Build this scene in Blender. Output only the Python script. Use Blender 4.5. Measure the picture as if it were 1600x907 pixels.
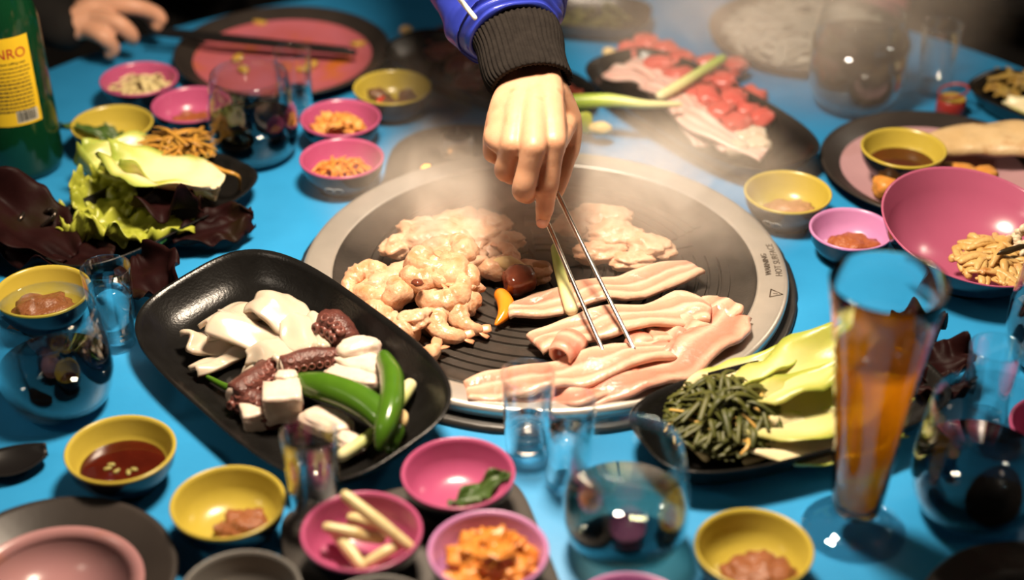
import bpy, bmesh, math, random
from mathutils import Vector, Matrix, noise

random.seed(7)
S = bpy.context.scene
COL = S.collection
for _o in list(bpy.data.objects):
    bpy.data.objects.remove(_o)

# ------------------------------------------------------------------ camera
PITCH = math.radians(33.0)
FPX = 2600.0
CAM = Vector((-0.03, -1.292, 0.839))
cd = bpy.data.cameras.new('camera'); cam = bpy.data.objects.new('camera', cd); COL.objects.link(cam)
cam.location = CAM
cam.rotation_euler = (math.pi/2 - PITCH, 0, 0)
cd.sensor_width = 36.0; cd.lens = 36.0*FPX/1600.0
cd.clip_start = 0.05
cd.dof.use_dof = True; cd.dof.focus_distance = 1.47; cd.dof.aperture_fstop = 2.3
cd.dof.aperture_blades = 0
S.camera = cam

# ------------------------------------------------------------------ world, lamp, exposure
w = bpy.data.worlds.new('dim_room'); S.world = w; w.use_nodes = True
w.node_tree.nodes['Background'].inputs[0].default_value = (1.0, 0.82, 0.66, 1)
w.node_tree.nodes['Background'].inputs[1].default_value = 0.022
S.view_settings.view_transform = 'Standard'; S.view_settings.look = 'None'
S.view_settings.gamma = 1.0; S.view_settings.use_curve_mapping = False
S.view_settings.exposure = 0.0
S.cycles.volume_bounces = 2

def lamp(name, loc, target, energy, size, color, spread=180):
    l = bpy.data.lights.new(name, 'AREA'); l.shape = 'DISK'; l.size = size; l.energy = energy; l.color = color
    l.spread = math.radians(spread)
    o = bpy.data.objects.new(name, l); COL.objects.link(o); o.location = loc
    d = Vector(target) - Vector(loc); o.rotation_euler = d.to_track_quat('-Z', 'Y').to_euler()
    return o
lamp('lamp_over_grill', (-0.06, -0.08, 0.86), (-0.03, 0.0, 0), 21.0, 0.20, (1.0, 0.81, 0.61))

lamp('added_sparkle_lamp_right', (1.7, 1.2, 1.25), (0.2, 0, 0), 5.0, 0.22, (1.0, 0.84, 0.66))  # weak lamp added for sparkle on the glasses, also lifts the shadows
lamp('added_sparkle_lamp_left', (-1.8, -0.5, 1.3), (-0.2, 0, 0), 4.0, 0.22, (1.0, 0.84, 0.66))  # second added lamp, puts glints on the glassware from the left

# ------------------------------------------------------------------ helpers
def at(px, py, z=0.0):
    """the point at height z above the table that shows at pixel (px, py) of the photograph"""
    u = (px-800)/FPX; v = (py-453.5)/FPX
    d = Vector((u, math.cos(PITCH)-v*math.sin(PITCH), -math.sin(PITCH)-v*math.cos(PITCH)))
    t = (z-CAM.z)/d.z
    return CAM + d*t

class G:
    def __init__(s): s.v = []; s.f = []; s.uv = []
    def add(s, o, m=None):
        k = len(s.v)
        s.v += [(m @ Vector(p)) if m else Vector(p) for p in o.v]
        s.f += [tuple(i+k for i in f) for f in o.f]
        s.uv += o.uv if o.uv else [(0, 0)]*len(o.v)
        return s

def TRS(loc=(0,0,0), rot=(0,0,0), sc=(1,1,1)):
    from mathutils import Euler
    if isinstance(sc, (int, float)): sc = (sc,)*3
    return Matrix.Translation(loc) @ Euler(rot).to_matrix().to_4x4() @ Matrix.Diagonal((*sc, 1))

def props(o, label=None, cat=None, group=None, kind=None):
    if label: o['label'] = label
    if cat: o['category'] = cat
    if group: o['group'] = group
    if kind: o['kind'] = kind
    return o

def mk(name, g, mat=None, smooth=True):
    me = bpy.data.meshes.new(name)
    me.from_pydata([tuple(p) for p in g.v], [], g.f)
    if g.uv and len(g.uv) == len(g.v):
        ul = me.uv_layers.new(name='UVMap')
        for lp in me.loops: ul.data[lp.index].uv = g.uv[lp.vertex_index]
    if smooth: me.polygons.foreach_set('use_smooth', [True]*len(me.polygons))
    if mat: me.materials.append(mat)
    me.update()
    return me

def obj(name, g, mat=None, parent=None, loc=None, rot=None, smooth=True, sc=None, **kw):
    me = g if isinstance(g, bpy.types.Mesh) else mk(name, g, mat, smooth)
    o = bpy.data.objects.new(name, me); COL.objects.link(o)
    if parent: o.parent = parent
    if loc is not None: o.location = loc
    if rot is not None: o.rotation_euler = rot
    if sc is not None: o.scale = (sc,)*3 if isinstance(sc, (int, float)) else sc
    return props(o, **kw)

def empty(name, loc=(0,0,0), rot=(0,0,0), **kw):
    o = bpy.data.objects.new(name, None); COL.objects.link(o); o.location = loc; o.rotation_euler = rot
    o.empty_display_size = 0.02
    return props(o, **kw)

def copy_tree(root, loc, rot=None, sc=None, **kw):
    def rec(o, par):
        c = o.copy(); COL.objects.link(c); c.parent = par
        for ch in list(o.children): rec(ch, c)
        return c
    r = rec(root, None); r.location = loc
    if rot is not None: r.rotation_euler = rot
    if sc is not None: r.scale = (sc,)*3 if isinstance(sc, (int, float)) else sc
    return props(r, **kw)

def lathe(prof, n=48, zfun=None):
    g = G(); m = len(prof)
    idx = []
    for r, z in prof:
        if r < 1e-6:
            idx.append([len(g.v)]); g.v.append(Vector((0, 0, z)))
        else:
            row = []
            for k in range(n):
                a = 2*math.pi*k/n
                row.append(len(g.v)); g.v.append(Vector((r*math.cos(a), r*math.sin(a), z + (zfun(a, r, z) if zfun else 0))))
            idx.append(row)
    for i in range(m-1):
        a, b = idx[i], idx[i+1]
        for k in range(n):
            k2 = (k+1) % n
            if len(a) == 1 and len(b) == 1: continue
            if len(a) == 1: g.f.append((a[0], b[k2], b[k]))
            elif len(b) == 1: g.f.append((a[k], a[k2], b[0]))
            else: g.f.append((a[k], a[k2], b[k2], b[k]))
    return g

def tray_g(a, b, prof, p=3.0, n=72):
    """superellipse dish: prof is a list of (inset, z)"""
    g = G(); rows = []
    for ins, z in prof:
        aa, bb = a-ins, b-ins
        row = []
        for k in range(n):
            t = 2*math.pi*k/n; c, s = math.cos(t), math.sin(t)
            row.append(len(g.v))
            g.v.append(Vector((math.copysign(abs(c)**(2/p), c)*aa, math.copysign(abs(s)**(2/p), s)*bb, z)))
        rows.append(row)
    for i in range(len(rows)-1):
        for k in range(n):
            k2 = (k+1) % n
            g.f.append((rows[i][k], rows[i][k2], rows[i+1][k2], rows[i+1][k]))
    g.f.append(tuple(reversed(rows[0]))); g.f.append(tuple(rows[-1]))
    return g

def crom(pts, rad, sub):
    n = len(pts); P_, R_ = [], []
    for i in range(n-1):
        p0 = pts[max(i-1, 0)]; p1 = pts[i]; p2 = pts[i+1]; p3 = pts[min(i+2, n-1)]
        for j in range(sub):
            t = j/sub
            P_.append(0.5*((2*p1)+(p2-p0)*t+(2*p0-5*p1+4*p2-p3)*t*t+(3*p1-p0-3*p2+p3)*t**3))
            R_.append(rad[i]*(1-t)+rad[i+1]*t)
    P_.append(pts[-1]); R_.append(rad[-1])
    return P_, R_

def tube(pts, rad, n=10, sub=4, flat=1.0, up=None, cap=1.0, rfun=None):
    pts = [Vector(p) for p in pts]
    if isinstance(rad, (int, float)): rad = [rad]*len(pts)
    if sub > 1: pts, rad = crom(pts, rad, sub)
    # rounded ends
    d0 = (pts[0]-pts[1]).normalized(); d1 = (pts[-1]-pts[-2]).normalized()
    if cap > 0:
        pre = [(pts[0]+d0*rad[0]*cap*q, rad[0]*math.sqrt(max(0, 1-q*q))) for q in (0.92, 0.6)]
        post = [(pts[-1]+d1*rad[-1]*cap*q, rad[-1]*math.sqrt(max(0, 1-q*q))) for q in (0.6, 0.92)]
        pts = [p for p, _ in pre]+pts+[p for p, _ in post]
        rad = [r for _, r in pre]+list(rad)+[r for _, r in post]
    g = G(); m = len(pts)
    tan = [(pts[min(i+1, m-1)]-pts[max(i-1, 0)]).normalized() for i in range(m)]
    u = Vector(up) if up else Vector((0, 0, 1))
    if abs(tan[0].dot(u)) > 0.95: u = Vector((1, 0, 0))
    nrm = (u - tan[0]*u.dot(tan[0])).normalized()
    for i in range(m):
        nrm = (nrm - tan[i]*nrm.dot(tan[i])).normalized()
        bi = tan[i].cross(nrm)
        for k in range(n):
            a = 2*math.pi*k/n
            r = rad[i]*(rfun(i/(m-1), a) if rfun else 1)
            g.v.append(pts[i]+nrm*(math.cos(a)*r*flat)+bi*(math.sin(a)*r))
            g.uv.append((i/(m-1), k/n))
    for i in range(m-1):
        for k in range(n):
            k2 = (k+1) % n
            g.f.append((i*n+k, i*n+k2, (i+1)*n+k2, (i+1)*n+k))
    g.f.append(tuple(range(n-1, -1, -1))); g.f.append(tuple((m-1)*n+k for k in range(n)))
    return g

def sheet(fn, nu=14, nv=8, thick=0.002, rim=0.45):
    """a curved sheet with thickness; fn(u, v) with u, v in 0..1"""
    g = G(); top = [[Vector(fn(i/nu, j/nv)) for j in range(nv+1)] for i in range(nu+1)]
    def nrm(i, j):
        a = top[min(i+1, nu)][j]-top[max(i-1, 0)][j]; b = top[i][min(j+1, nv)]-top[i][max(j-1, 0)]
        c = a.cross(b)
        return c.normalized() if c.length > 1e-12 else Vector((0, 0, 1))
    N = (nu+1)*(nv+1)
    for s in (1, -1):
        for i in range(nu+1):
            for j in range(nv+1):
                edge = rim if i in (0, nu) or j in (0, nv) else 1
                g.v.append(top[i][j]+nrm(i, j)*(thick*0.5*s*edge)); g.uv.append((i/nu, j/nv))
    W = nv+1
    for i in range(nu):
        for j in range(nv):
            q = (i*W+j, (i+1)*W+j, (i+1)*W+j+1, i*W+j+1)
            g.f.append(q); g.f.append(tuple(N+k for k in reversed(q)))
    for i in range(nu):
        for j in (0, nv):
            a, b = i*W+j, (i+1)*W+j
            g.f.append((a, N+a, N+b, b) if j == 0 else (a, b, N+b, N+a))
    for j in range(nv):
        for i in (0, nu):
            a, b = i*W+j, i*W+j+1
            g.f.append((a, b, N+b, N+a) if i == 0 else (a, N+a, N+b, b))
    return g

_ICO = {}
def ico(sub):
    if sub not in _ICO:
        bm = bmesh.new(); bmesh.ops.create_icosphere(bm, subdivisions=sub, radius=1)
        bm.verts.ensure_lookup_table()
        _ICO[sub] = ([v.co.copy() for v in bm.verts], [tuple(v.index for v in f.verts) for f in bm.faces]); bm.free()
    return _ICO[sub]

def blob(r, seed=0, freq=1.3, amp=0.25, sub=3, square=0.0, flat=None):
    """lumpy rounded piece with half-sizes r; square>0 pushes it towards a cut cube"""
    if isinstance(r, (int, float)): r = (r, r, r)
    vs, fs = ico(sub); g = G(); off = Vector((seed*3.17, seed*1.31, seed*7.7))
    for p in vs:
        q = p.copy()
        if square:
            m = max(abs(q.x), abs(q.y), abs(q.z)); q = q.lerp(q/m*0.86, square)
        k = 1+amp*noise.noise(p*freq+off)+amp*0.4*noise.noise(p*freq*2.7+off)
        q = Vector((q.x*r[0]*k, q.y*r[1]*k, q.z*r[2]*k))
        if flat is not None and q.z < -flat*r[2]: q.z = -flat*r[2]
        g.v.append(q); g.uv.append((0.5+0.5*p.x, 0.5+0.5*p.y))
    g.f = list(fs)
    return g

def box(a, b):
    g = G()
    g.v = [Vector((x, y, z)) for x in (a[0], b[0]) for y in (a[1], b[1]) for z in (a[2], b[2])]
    g.f = [(0,1,3,2), (4,6,7,5), (0,4,5,1), (2,3,7,6), (0,2,6,4), (1,5,7,3)]
    return g

def organic(name, parts, mat, voxel=0.0014, it=6, fac=0.5):
    """one continuous surface grown over overlapping limbs"""
    g = G()
    for p in parts: g.add(p)
    g.uv = []
    me = mk(name+'_src', g)
    o = bpy.data.objects.new(name+'_src', me); COL.objects.link(o)
    m = o.modifiers.new('r', 'REMESH'); m.mode = 'VOXEL'; m.voxel_size = voxel
    s = o.modifiers.new('s', 'SMOOTH'); s.factor = fac; s.iterations = it
    dg = bpy.context.evaluated_depsgraph_get()
    out = bpy.data.meshes.new_from_object(o.evaluated_get(dg))
    bpy.data.objects.remove(o); bpy.data.meshes.remove(me)
    out.materials.clear(); out.materials.append(mat); out.name = name
    out.polygons.foreach_set('use_smooth', [True]*len(out.polygons))
    return out

def text_g(txt, size, extrude=0.0):
    c = bpy.data.curves.new('t', 'FONT'); c.body = txt; c.size = size; c.extrude = extrude; c.resolution_u = 3
    o = bpy.data.objects.new('t', c); COL.objects.link(o)
    dg = bpy.context.evaluated_depsgraph_get()
    me = bpy.data.meshes.new_from_object(o.evaluated_get(dg))
    g = G(); g.v = [v.co.copy() for v in me.vertices]; g.f = [tuple(p.vertices) for p in me.polygons]
    bpy.data.objects.remove(o); bpy.data.curves.remove(c); bpy.data.meshes.remove(me)
    return g

# ------------------------------------------------------------------ materials
_M = {}
def M(name, c=(0.8,0.8,0.8), c2=None, c3=None, scale=30, rough=0.5, metal=0.0, spec=0.5, bump=0.0, bscale=90,
      sss=0.0, srad=(1,0.4,0.2), trans=0.0, ior=1.45, coat=0.0, emis=None, estr=0.0, contrast=0.25, detail=4, uv=None, rnd=0.0):
    if name in _M: return _M[name]
    m = bpy.data.materials.new(name); m.use_nodes = True; nt = m.node_tree; b = nt.nodes['Principled BSDF']
    I = b.inputs
    def c4(x): return (*x, 1)
    I['Base Color'].default_value = c4(c); I['Roughness'].default_value = rough; I['Metallic'].default_value = metal
    I['Specular IOR Level'].default_value = spec; I['IOR'].default_value = ior
    I['Transmission Weight'].default_value = trans; I['Coat Weight'].default_value = coat; I['Coat Roughness'].default_value = 0.08
    if sss: I['Subsurface Weight'].default_value = sss; I['Subsurface Radius'].default_value = srad; I['Subsurface Scale'].default_value = 0.006
    if emis: I['Emission Color'].default_value = c4(emis); I['Emission Strength'].default_value = estr
    tc = nt.nodes.new('ShaderNodeTexCoord')
    if c2:
        n = nt.nodes.new('ShaderNodeTexNoise'); n.inputs['Scale'].default_value = scale; n.inputs['Detail'].default_value = detail
        nt.links.new(tc.outputs['Object'], n.inputs['Vector'])
        r = nt.nodes.new('ShaderNodeValToRGB'); e = r.color_ramp.elements
        e[0].position = 0.5-contrast; e[1].position = 0.5+contrast
        e[0].color = c4(c); e[1].color = c4(c2)
        if c3:
            x = e.new(0.5+contrast*0.35); x.color = c4(c2); e[2].color = c4(c3)
        nt.links.new(n.outputs['Fac'], r.inputs['Fac'])
        out = r.outputs['Color']
        if rnd:
            oi = nt.nodes.new('ShaderNodeObjectInfo'); hv = nt.nodes.new('ShaderNodeHueSaturation')
            mr = nt.nodes.new('ShaderNodeMapRange'); mr.inputs['To Min'].default_value = 1-rnd; mr.inputs['To Max'].default_value = 1+rnd
            nt.links.new(oi.outputs['Random'], mr.inputs['Value']); nt.links.new(mr.outputs[0], hv.inputs['Value'])
            nt.links.new(out, hv.inputs['Color']); out = hv.outputs['Color']
        nt.links.new(out, I['Base Color'])
    if bump:
        n = nt.nodes.new('ShaderNodeTexNoise'); n.inputs['Scale'].default_value = bscale; n.inputs['Detail'].default_value = 3
        nt.links.new(tc.outputs['Object'], n.inputs['Vector'])
        bp = nt.nodes.new('ShaderNodeBump'); bp.inputs['Strength'].default_value = bump; bp.inputs['Distance'].default_value = 0.002
        nt.links.new(n.outputs['Fac'], bp.inputs['Height']); nt.links.new(bp.outputs['Normal'], I['Normal'])
    _M[name] = m
    return m

def ramp_uv(name, stops, axis='v', distort=0.08, dscale=60, rough=0.4, sss=0.15, bump=0.15, along=None):
    """material whose colour runs across the sheet (its v or u), broken up by noise"""
    if name in _M: return _M[name]
    m = bpy.data.materials.new(name); m.use_nodes = True; nt = m.node_tree; b = nt.nodes['Principled BSDF']; L = nt.links.new
    uv = nt.nodes.new('ShaderNodeUVMap'); sp = nt.nodes.new('ShaderNodeSeparateXYZ'); L(uv.outputs[0], sp.inputs[0])
    tc = nt.nodes.new('ShaderNodeTexCoord'); n = nt.nodes.new('ShaderNodeTexNoise'); n.inputs['Scale'].default_value = dscale; n.inputs['Detail'].default_value = 4
    L(tc.outputs['Object'], n.inputs['Vector'])
    ma = nt.nodes.new('ShaderNodeMath'); ma.operation = 'MULTIPLY_ADD'; ma.inputs[1].default_value = distort*2; L(n.outputs['Fac'], ma.inputs[0])
    ad = nt.nodes.new('ShaderNodeMath'); ad.operation = 'SUBTRACT'; ad.inputs[1].default_value = distort
    L(sp.outputs['Y' if axis == 'v' else 'X'], ma.inputs[2]); L(ma.outputs[0], ad.inputs[0])
    r = nt.nodes.new('ShaderNodeValToRGB'); e = r.color_ramp.elements
    e[0].position = stops[0][0]; e[0].color = (*stops[0][1], 1); e[1].position = stops[-1][0]; e[1].color = (*stops[-1][1], 1)
    for p, c in stops[1:-1]:
        x = e.new(p); x.color = (*c, 1)
    L(ad.outputs[0], r.inputs['Fac']); L(r.outputs['Color'], b.inputs['Base Color'])
    b.inputs['Roughness'].default_value = rough
    if sss: b.inputs['Subsurface Weight'].default_value = sss; b.inputs['Subsurface Scale'].default_value = 0.005
    if bump:
        bp = nt.nodes.new('ShaderNodeBump'); bp.inputs['Strength'].default_value = bump; bp.inputs['Distance'].default_value = 0.002
        n2 = nt.nodes.new('ShaderNodeTexNoise'); n2.inputs['Scale'].default_value = 140; L(tc.outputs['Object'], n2.inputs['Vector'])
        L(n2.outputs['Fac'], bp.inputs['Height']); L(bp.outputs['Normal'], b.inputs['Normal'])
    _M[name] = m
    return m

def thin_glass(name, tint=(1,1,1), base=0.03, edge=0.55, rough=0.02, power=3.0):
    """thin-walled glass: clear straight through, mirror-like at grazing angles"""
    if name in _M: return _M[name]
    m = bpy.data.materials.new(name); m.use_nodes = True; nt = m.node_tree; nt.nodes.clear(); L = nt.links.new
    o = nt.nodes.new('ShaderNodeOutputMaterial'); mx = nt.nodes.new('ShaderNodeMixShader')
    t = nt.nodes.new('ShaderNodeBsdfTransparent'); t.inputs[0].default_value = (*tint, 1)
    g = nt.nodes.new('ShaderNodeBsdfGlossy'); g.inputs['Roughness'].default_value = rough; g.inputs[0].default_value = (1, 1, 1, 1)
    lw = nt.nodes.new('ShaderNodeLayerWeight'); lw.inputs[0].default_value = 0.5
    pw = nt.nodes.new('ShaderNodeMath'); pw.operation = 'POWER'; pw.inputs[1].default_value = power
    L(lw.outputs['Facing'], pw.inputs[0])
    ma = nt.nodes.new('ShaderNodeMath'); ma.operation = 'MULTIPLY_ADD'; ma.inputs[1].default_value = edge; ma.inputs[2].default_value = base
    L(pw.outputs[0], ma.inputs[0]); L(ma.outputs[0], mx.inputs[0]); L(t.outputs[0], mx.inputs[1]); L(g.outputs[0], mx.inputs[2]); L(mx.outputs[0], o.inputs[0])
    _M[name] = m
    return m

# ================================================================== setting
blue = M('blue_lacquer', (0.025,0.265,0.56), (0.034,0.315,0.65), scale=14, rough=0.42, spec=0.35, bump=0.06, bscale=260)
floor_m = M('dark_floor', (0.02,0.016,0.014), (0.035,0.03,0.026), scale=3, rough=0.7)
obj('floor', box((-3,-3,-0.80), (3,4,-0.74)), floor_m, smooth=False, kind='structure')
wall_m = M('dark_wall', (0.03,0.025,0.022), (0.05,0.04,0.035), scale=2, rough=0.8)
obj('wall_back', box((-3,3.9,-0.74), (3,4,2.2)), wall_m, smooth=False, kind='structure')

TR = 0.743
table = empty('table', (0,0,-0.74), label='round dining table with a bright blue top under all the dishes', cat='table')
obj('table_top', lathe([(0,-0.03),(TR-0.012,-0.03),(TR-0.002,-0.026),(TR,-0.015),(TR-0.001,-0.004),(TR-0.006,0),(0,0)], 128), blue, table, loc=(0,0,0.74))
obj('pedestal', lathe([(0,0.03),(0.28,0.03),(0.28,0.045),(0.05,0.07),(0.045,0.69),(0.2,0.71),(0,0.71)], 40), M('table_steel', (0.08,0.08,0.08), rough=0.4, metal=1), table)
obj('foot_plate', lathe([(0,0),(0.29,0),(0.29,0.03),(0,0.03)], 40), M('table_steel'), table)

# ================================================================== grill stove and pan
stove_m = M('stove_black', (0.022,0.02,0.018), (0.035,0.031,0.027), scale=40, rough=0.38, spec=0.5, bump=0.03, bscale=400)
def smin(a, b, k):
    hh = max(0, min(1, 0.5+0.5*(b-a)/k)); return b*(1-hh)+a*hh-k*hh*(1-hh)
GC = Vector((0.0, 0.012, 0))
def stove_outline(R, RB, n=160):
    out = []
    for i in range(n):
        t = 2*math.pi*i/n; d = Vector((math.cos(t), math.sin(t), 0))
        r = 0.5
        while r > 0.05:
            q = d*r
            s = smin(q.length-R, (q-Vector((-0.085, 0.238, 0))).length-RB, 0.07)
            if s <= 0: break
            r -= 0.001
        out.append(d*r)
    return out
stove = empty('table_stove', GC, label='round black tabletop stove with a control lobe under the grill pan', cat='stove')
oa, ob = stove_outline(0.233, 0.074), stove_outline(0.230, 0.071)
g = G(); N_ = len(oa)
for row, z in ((oa, 0.0), (oa, 0.0045), (ob, 0.006)):
    g.v += [Vector((p.x, p.y, z)) for p in row]
for r_ in range(2):
    for k in range(N_):
        k2 = (k+1) % N_; g.f.append((r_*N_+k, r_*N_+k2, (r_+1)*N_+k2, (r_+1)*N_+k))
g.v.append(Vector((0,0,0.006))); c_ = len(g.v)-1
for k in range(N_): g.f.append((2*N_+k, 2*N_+(k+1) % N_, c_))
obj('stove_body', g, stove_m, stove)
steel = M('brushed_steel', (0.62,0.58,0.53), (0.5,0.47,0.43), scale=60, rough=0.28, metal=1)
kx = at(716, 240, 0.006) - GC
knob = obj('control_knob', lathe([(0,0),(0.0165,0),(0.017,0.002),(0.017,0.019),(0.0155,0.0215),(0,0.0215)], 32), steel, stove, loc=(kx.x, kx.y, 0.006), label='silver control knob')
obj('knob_cap', lathe([(0,0),(0.014,0),(0.0135,0.0015),(0,0.002)], 28), stove_m, knob, loc=(0,0,0.0212), label='black cap of the knob')
obj('pointer', box((-0.0015,0.002,0), (0.0015,0.012,0.003)), steel, knob, loc=(0,0,0.0228), smooth=False)
lx = at(667, 263, 0.006) - GC
obj('indicator_light', lathe([(0,0.003),(0.004,0.0025),(0.0058,0.0005),(0.006,0)], 20), M('lit_amber', (1,0.4,0.05), emis=(1.0,0.33,0.03), estr=6.0), stove, loc=(lx.x, lx.y, 0.0058), label='glowing amber indicator light')

# pan: flat steel rim, dark sloped wall and ridged floor
PC = Vector((0.0, 0.012, 0.0062)); PF = 0.0065+PC.z      # height of the cooking floor
rim_m = M('worn_rim', (0.56,0.51,0.45), (0.68,0.62,0.55), scale=30, rough=0.34, metal=0.62, bump=0.05, bscale=300)
pan_m = M('pan_black', (0.030,0.025,0.021), (0.05,0.041,0.034), scale=50, rough=0.32, spec=0.6, bump=0.10, bscale=350)
pan = empty('grill_pan', PC, label='round cast grill pan with a steel rim holding shrimp and pork', cat='grill pan')
obj('pan_rim', lathe([(0.196,0.0),(0.219,0.0),(0.2235,0.003),(0.2245,0.0095),(0.223,0.0125),(0.219,0.0132),(0.199,0.0126),(0.1955,0.0115),(0.1955,0.004),(0.196,0)], 128), rim_m, pan, label='wide steel rim with a stamped warning')
obj('cooking_floor', lathe([(0,0),(0.195,0),(0.1955,0.0118),(0.1935,0.0122),(0.189,0.0095),(0.184,0.0075),(0.176,0.0065),(0,0.0065)], 128), pan_m, pan, label='black ridged cooking surface')
floor_o = bpy.data.objects['cooking_floor']
def arc_ridge(r, a0, a1, wd=0.0038, hgt=0.0016, n=22):
    g = G()
    for i in range(n+1):
        a = a0+(a1-a0)*i/n
        for rr, z in ((r-wd/2, 0), (r-wd/2+0.0006, hgt), (r+wd/2-0.0006, hgt), (r+wd/2, 0)):
            g.v.append(Vector((rr*math.cos(a), rr*math.sin(a), z)))
    for i in range(n):
        for j in range(3): g.f.append((i*4+j, i*4+j+1, i*4+j+5, i*4+j+4))
    g.f += [(0,1,2,3), (n*4+3, n*4+2, n*4+1, n*4)]
    return g
for q in range(4):
    a0 = math.radians(198+q*90+6); a1 = math.radians(198+(q+1)*90-6)
    for i, r in enumerate((0.040,0.0505,0.061,0.0715,0.088,0.0985,0.109,0.1195,0.136,0.1465,0.157,0.1675)):
        sh = 0.02*(i % 4)
        obj('ridge', arc_ridge(r, a0+sh, a1-sh, 0.0084, 0.0019), pan_m, floor_o, loc=(0,0,0.0064), smooth=False)
    for rr in (0.03, 0.07, 0.103, 0.136):
        obj('drain_bar', box((rr-0.012,-0.0016,0), (rr+0.012,0.0016,0.0016)), pan_m, floor_o, loc=(0,0,0.0064), rot=(0,0,math.radians(198+q*90)), smooth=False)
# stamped warning on the rim
stamp_m = M('stamp', (0.10,0.075,0.055), rough=0.5, metal=0.5)
def rim_text(txt, size, r, a_mid):
    t = text_g(txt, size, 0.0002); wdt = max(v.x for v in t.v); g = G(); g.f = t.f
    for v in t.v:
        a = a_mid+(v.x-wdt/2)/r; rr = r-v.y
        g.v.append(Vector((rr*math.cos(a), rr*math.sin(a), 0.0132+v.z)))
    return g
rim_o = bpy.data.objects['pan_rim']
obj('stamped_lettering', rim_text('HOT SURFACE', 0.0088, 0.2185, math.radians(2.5)), stamp_m, rim_o, smooth=False, label='stamped words HOT SURFACE')
obj('stamped_lettering', rim_text('WARNING', 0.0078, 0.2085, math.radians(0.5)), stamp_m, rim_o, smooth=False, label='worn stamped word WARNING')
g = G()
tri = [Vector((math.cos(a)*0.0075, math.sin(a)*0.0075, 0)) for a in (math.pi/2, math.pi/2+2.094, math.pi/2+4.189)]
for i in range(3):
    g.add(tube([tri[i], tri[(i+1) % 3]], 0.0006, n=6, sub=1, cap=0))
g.add(tube([(0,0.003,0),(0,-0.001,0)], 0.0005, n=6, sub=1, cap=0)); g.uv = []
aw = math.radians(-13); obj('warning_triangle', g, stamp_m, rim_o, loc=(0.212*math.cos(aw), 0.212*math.sin(aw), 0.0131), rot=(0,0,aw+math.pi/2+math.pi), label='stamped warning triangle')

# ================================================================== small bowls
navy = M('bowl_outside', (0.006,0.012,0.022), rough=0.16, spec=0.6)
yellow = M('yellow_glaze', (0.42,0.325,0.042), (0.47,0.365,0.055), scale=25, rough=0.26, spec=0.5)
pink = M('pink_glaze', (0.39,0.070,0.165), (0.43,0.085,0.19), scale=25, rough=0.24, spec=0.5)
lilac = M('lilac_glaze', (0.50,0.20,0.42), (0.55,0.25,0.47), scale=25, rough=0.26, spec=0.5)
greyg = M('grey_glaze', (0.12,0.115,0.105), (0.15,0.14,0.13), scale=25, rough=0.4)
white_mark = M('white_print', (0.55,0.55,0.52), rough=0.4)
BH = 0.035
bowl_out = mk('outer_shell', lathe([(0,0.0015),(0.022,0.0015),(0.0235,0),(0.0275,0),(0.0285,0.003),(0.036,0.011),(0.0425,0.022),(0.0452,0.0335)], 56), navy)
def bowl_in(m):
    return mk('glaze', lathe([(0.0452,0.0335),(0.0455,0.0352),(0.0445,0.0362),(0.0428,0.0358),(0.0415,0.0325),(0.0385,0.021),(0.032,0.0115),(0.020,0.0075),(0,0.0065)], 56), m)
glazes = {'yellow': bowl_in(yellow), 'pink': bowl_in(pink), 'lilac': bowl_in(lilac), 'grey': bowl_in(greyg)}
_lg = G()
for sx in (-0.11, 0.11):
    ring = []
    for i in range(20):
        a = 2*math.pi*i/20; th = -math.pi/2+sx+0.14*math.cos(a); z = 0.0165+0.0042*math.sin(a)
        r = 0.0285+(0.0425-0.0285)*((z-0.003)/0.019)**0.8+0.0016
        ring.append(Vector((r*math.cos(th), r*math.sin(th), z)))
    ring.append(ring[0]); _lg.add(tube(ring, 0.00035, n=5, sub=1, cap=0))
_lg.uv = []
logo_me = mk('printed_mark', _lg, white_mark)
BOWLS = {}
def bowl(px, py, glaze, label, zb=0.0, mark=None, key=None, sc=1.0):
    sc *= 0.945
    p = at(px, py, zb+BH*sc); p.z = zb
    t = empty('small_bowl', p, label=label, cat='bowl', group='small sauce and side dish bowls')
    t.scale = (sc,)*3
    obj('outer_shell', bowl_out, parent=t); obj('glaze', glazes[glaze], parent=t)
    if mark is not None: obj('printed_mark', logo_me, parent=t, rot=(0,0,mark))
    BOWLS[key] = (p, sc)
    return t
SL = 0.0123   # just on top of the slate board
bowl(217,123,'pink','pink bowl heaped with pale bean sprouts, beside the far left plate', key='sprout')
bowl(175,193,'yellow','yellow bowl with a green herb leaf, nearest the green bottle', key='leafy')
bowl(299,163,'pink','pink bowl with red-brown paste, half behind a smoky tumbler', key='paste_tl')
bowl(613,136,'yellow','yellow bowl with dark mushrooms and red pepper by the far plate', key='mush')
bowl(532,184,'pink','pink bowl of cabbage kimchi, the farther of two touching pink bowls', key='kimchi_top')
bowl(534,247,'pink','pink bowl of orange shredded radish beside the stove', mark=-0.15, key='shred')
bowl(1231,300,'yellow','yellow bowl with tan paste standing alone right of the stove', mark=-0.5, key='paste_r')
bowl(1412,231,'yellow','yellow bowl of dark soy sauce standing on the fritter plate', zb=0.013, key='soy')
bowl(1330,358,'lilac','lilac bowl of chunky red-brown paste beside the big slanted pink bowl', mark=0.1, key='paste_lilac', sc=0.92)
bowl(66,455,'yellow','yellow bowl of brown paste behind the left smoky tumbler', key='paste_left')
bowl(188,702,'yellow','yellow bowl of dark red dipping sauce left of the octopus tray', key='redsauce')
bowl(356,785,'yellow','yellow bowl with one dab of brown paste in front of the octopus tray', key='paste_bl')
bowl(716,739,'pink','pink bowl nearly empty but for a dark green leaf', zb=SL, key='leaf_pink')
bowl(565,830,'pink','pink bowl holding pale radish sticks', zb=SL, key='sticks', sc=1.02)
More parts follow.
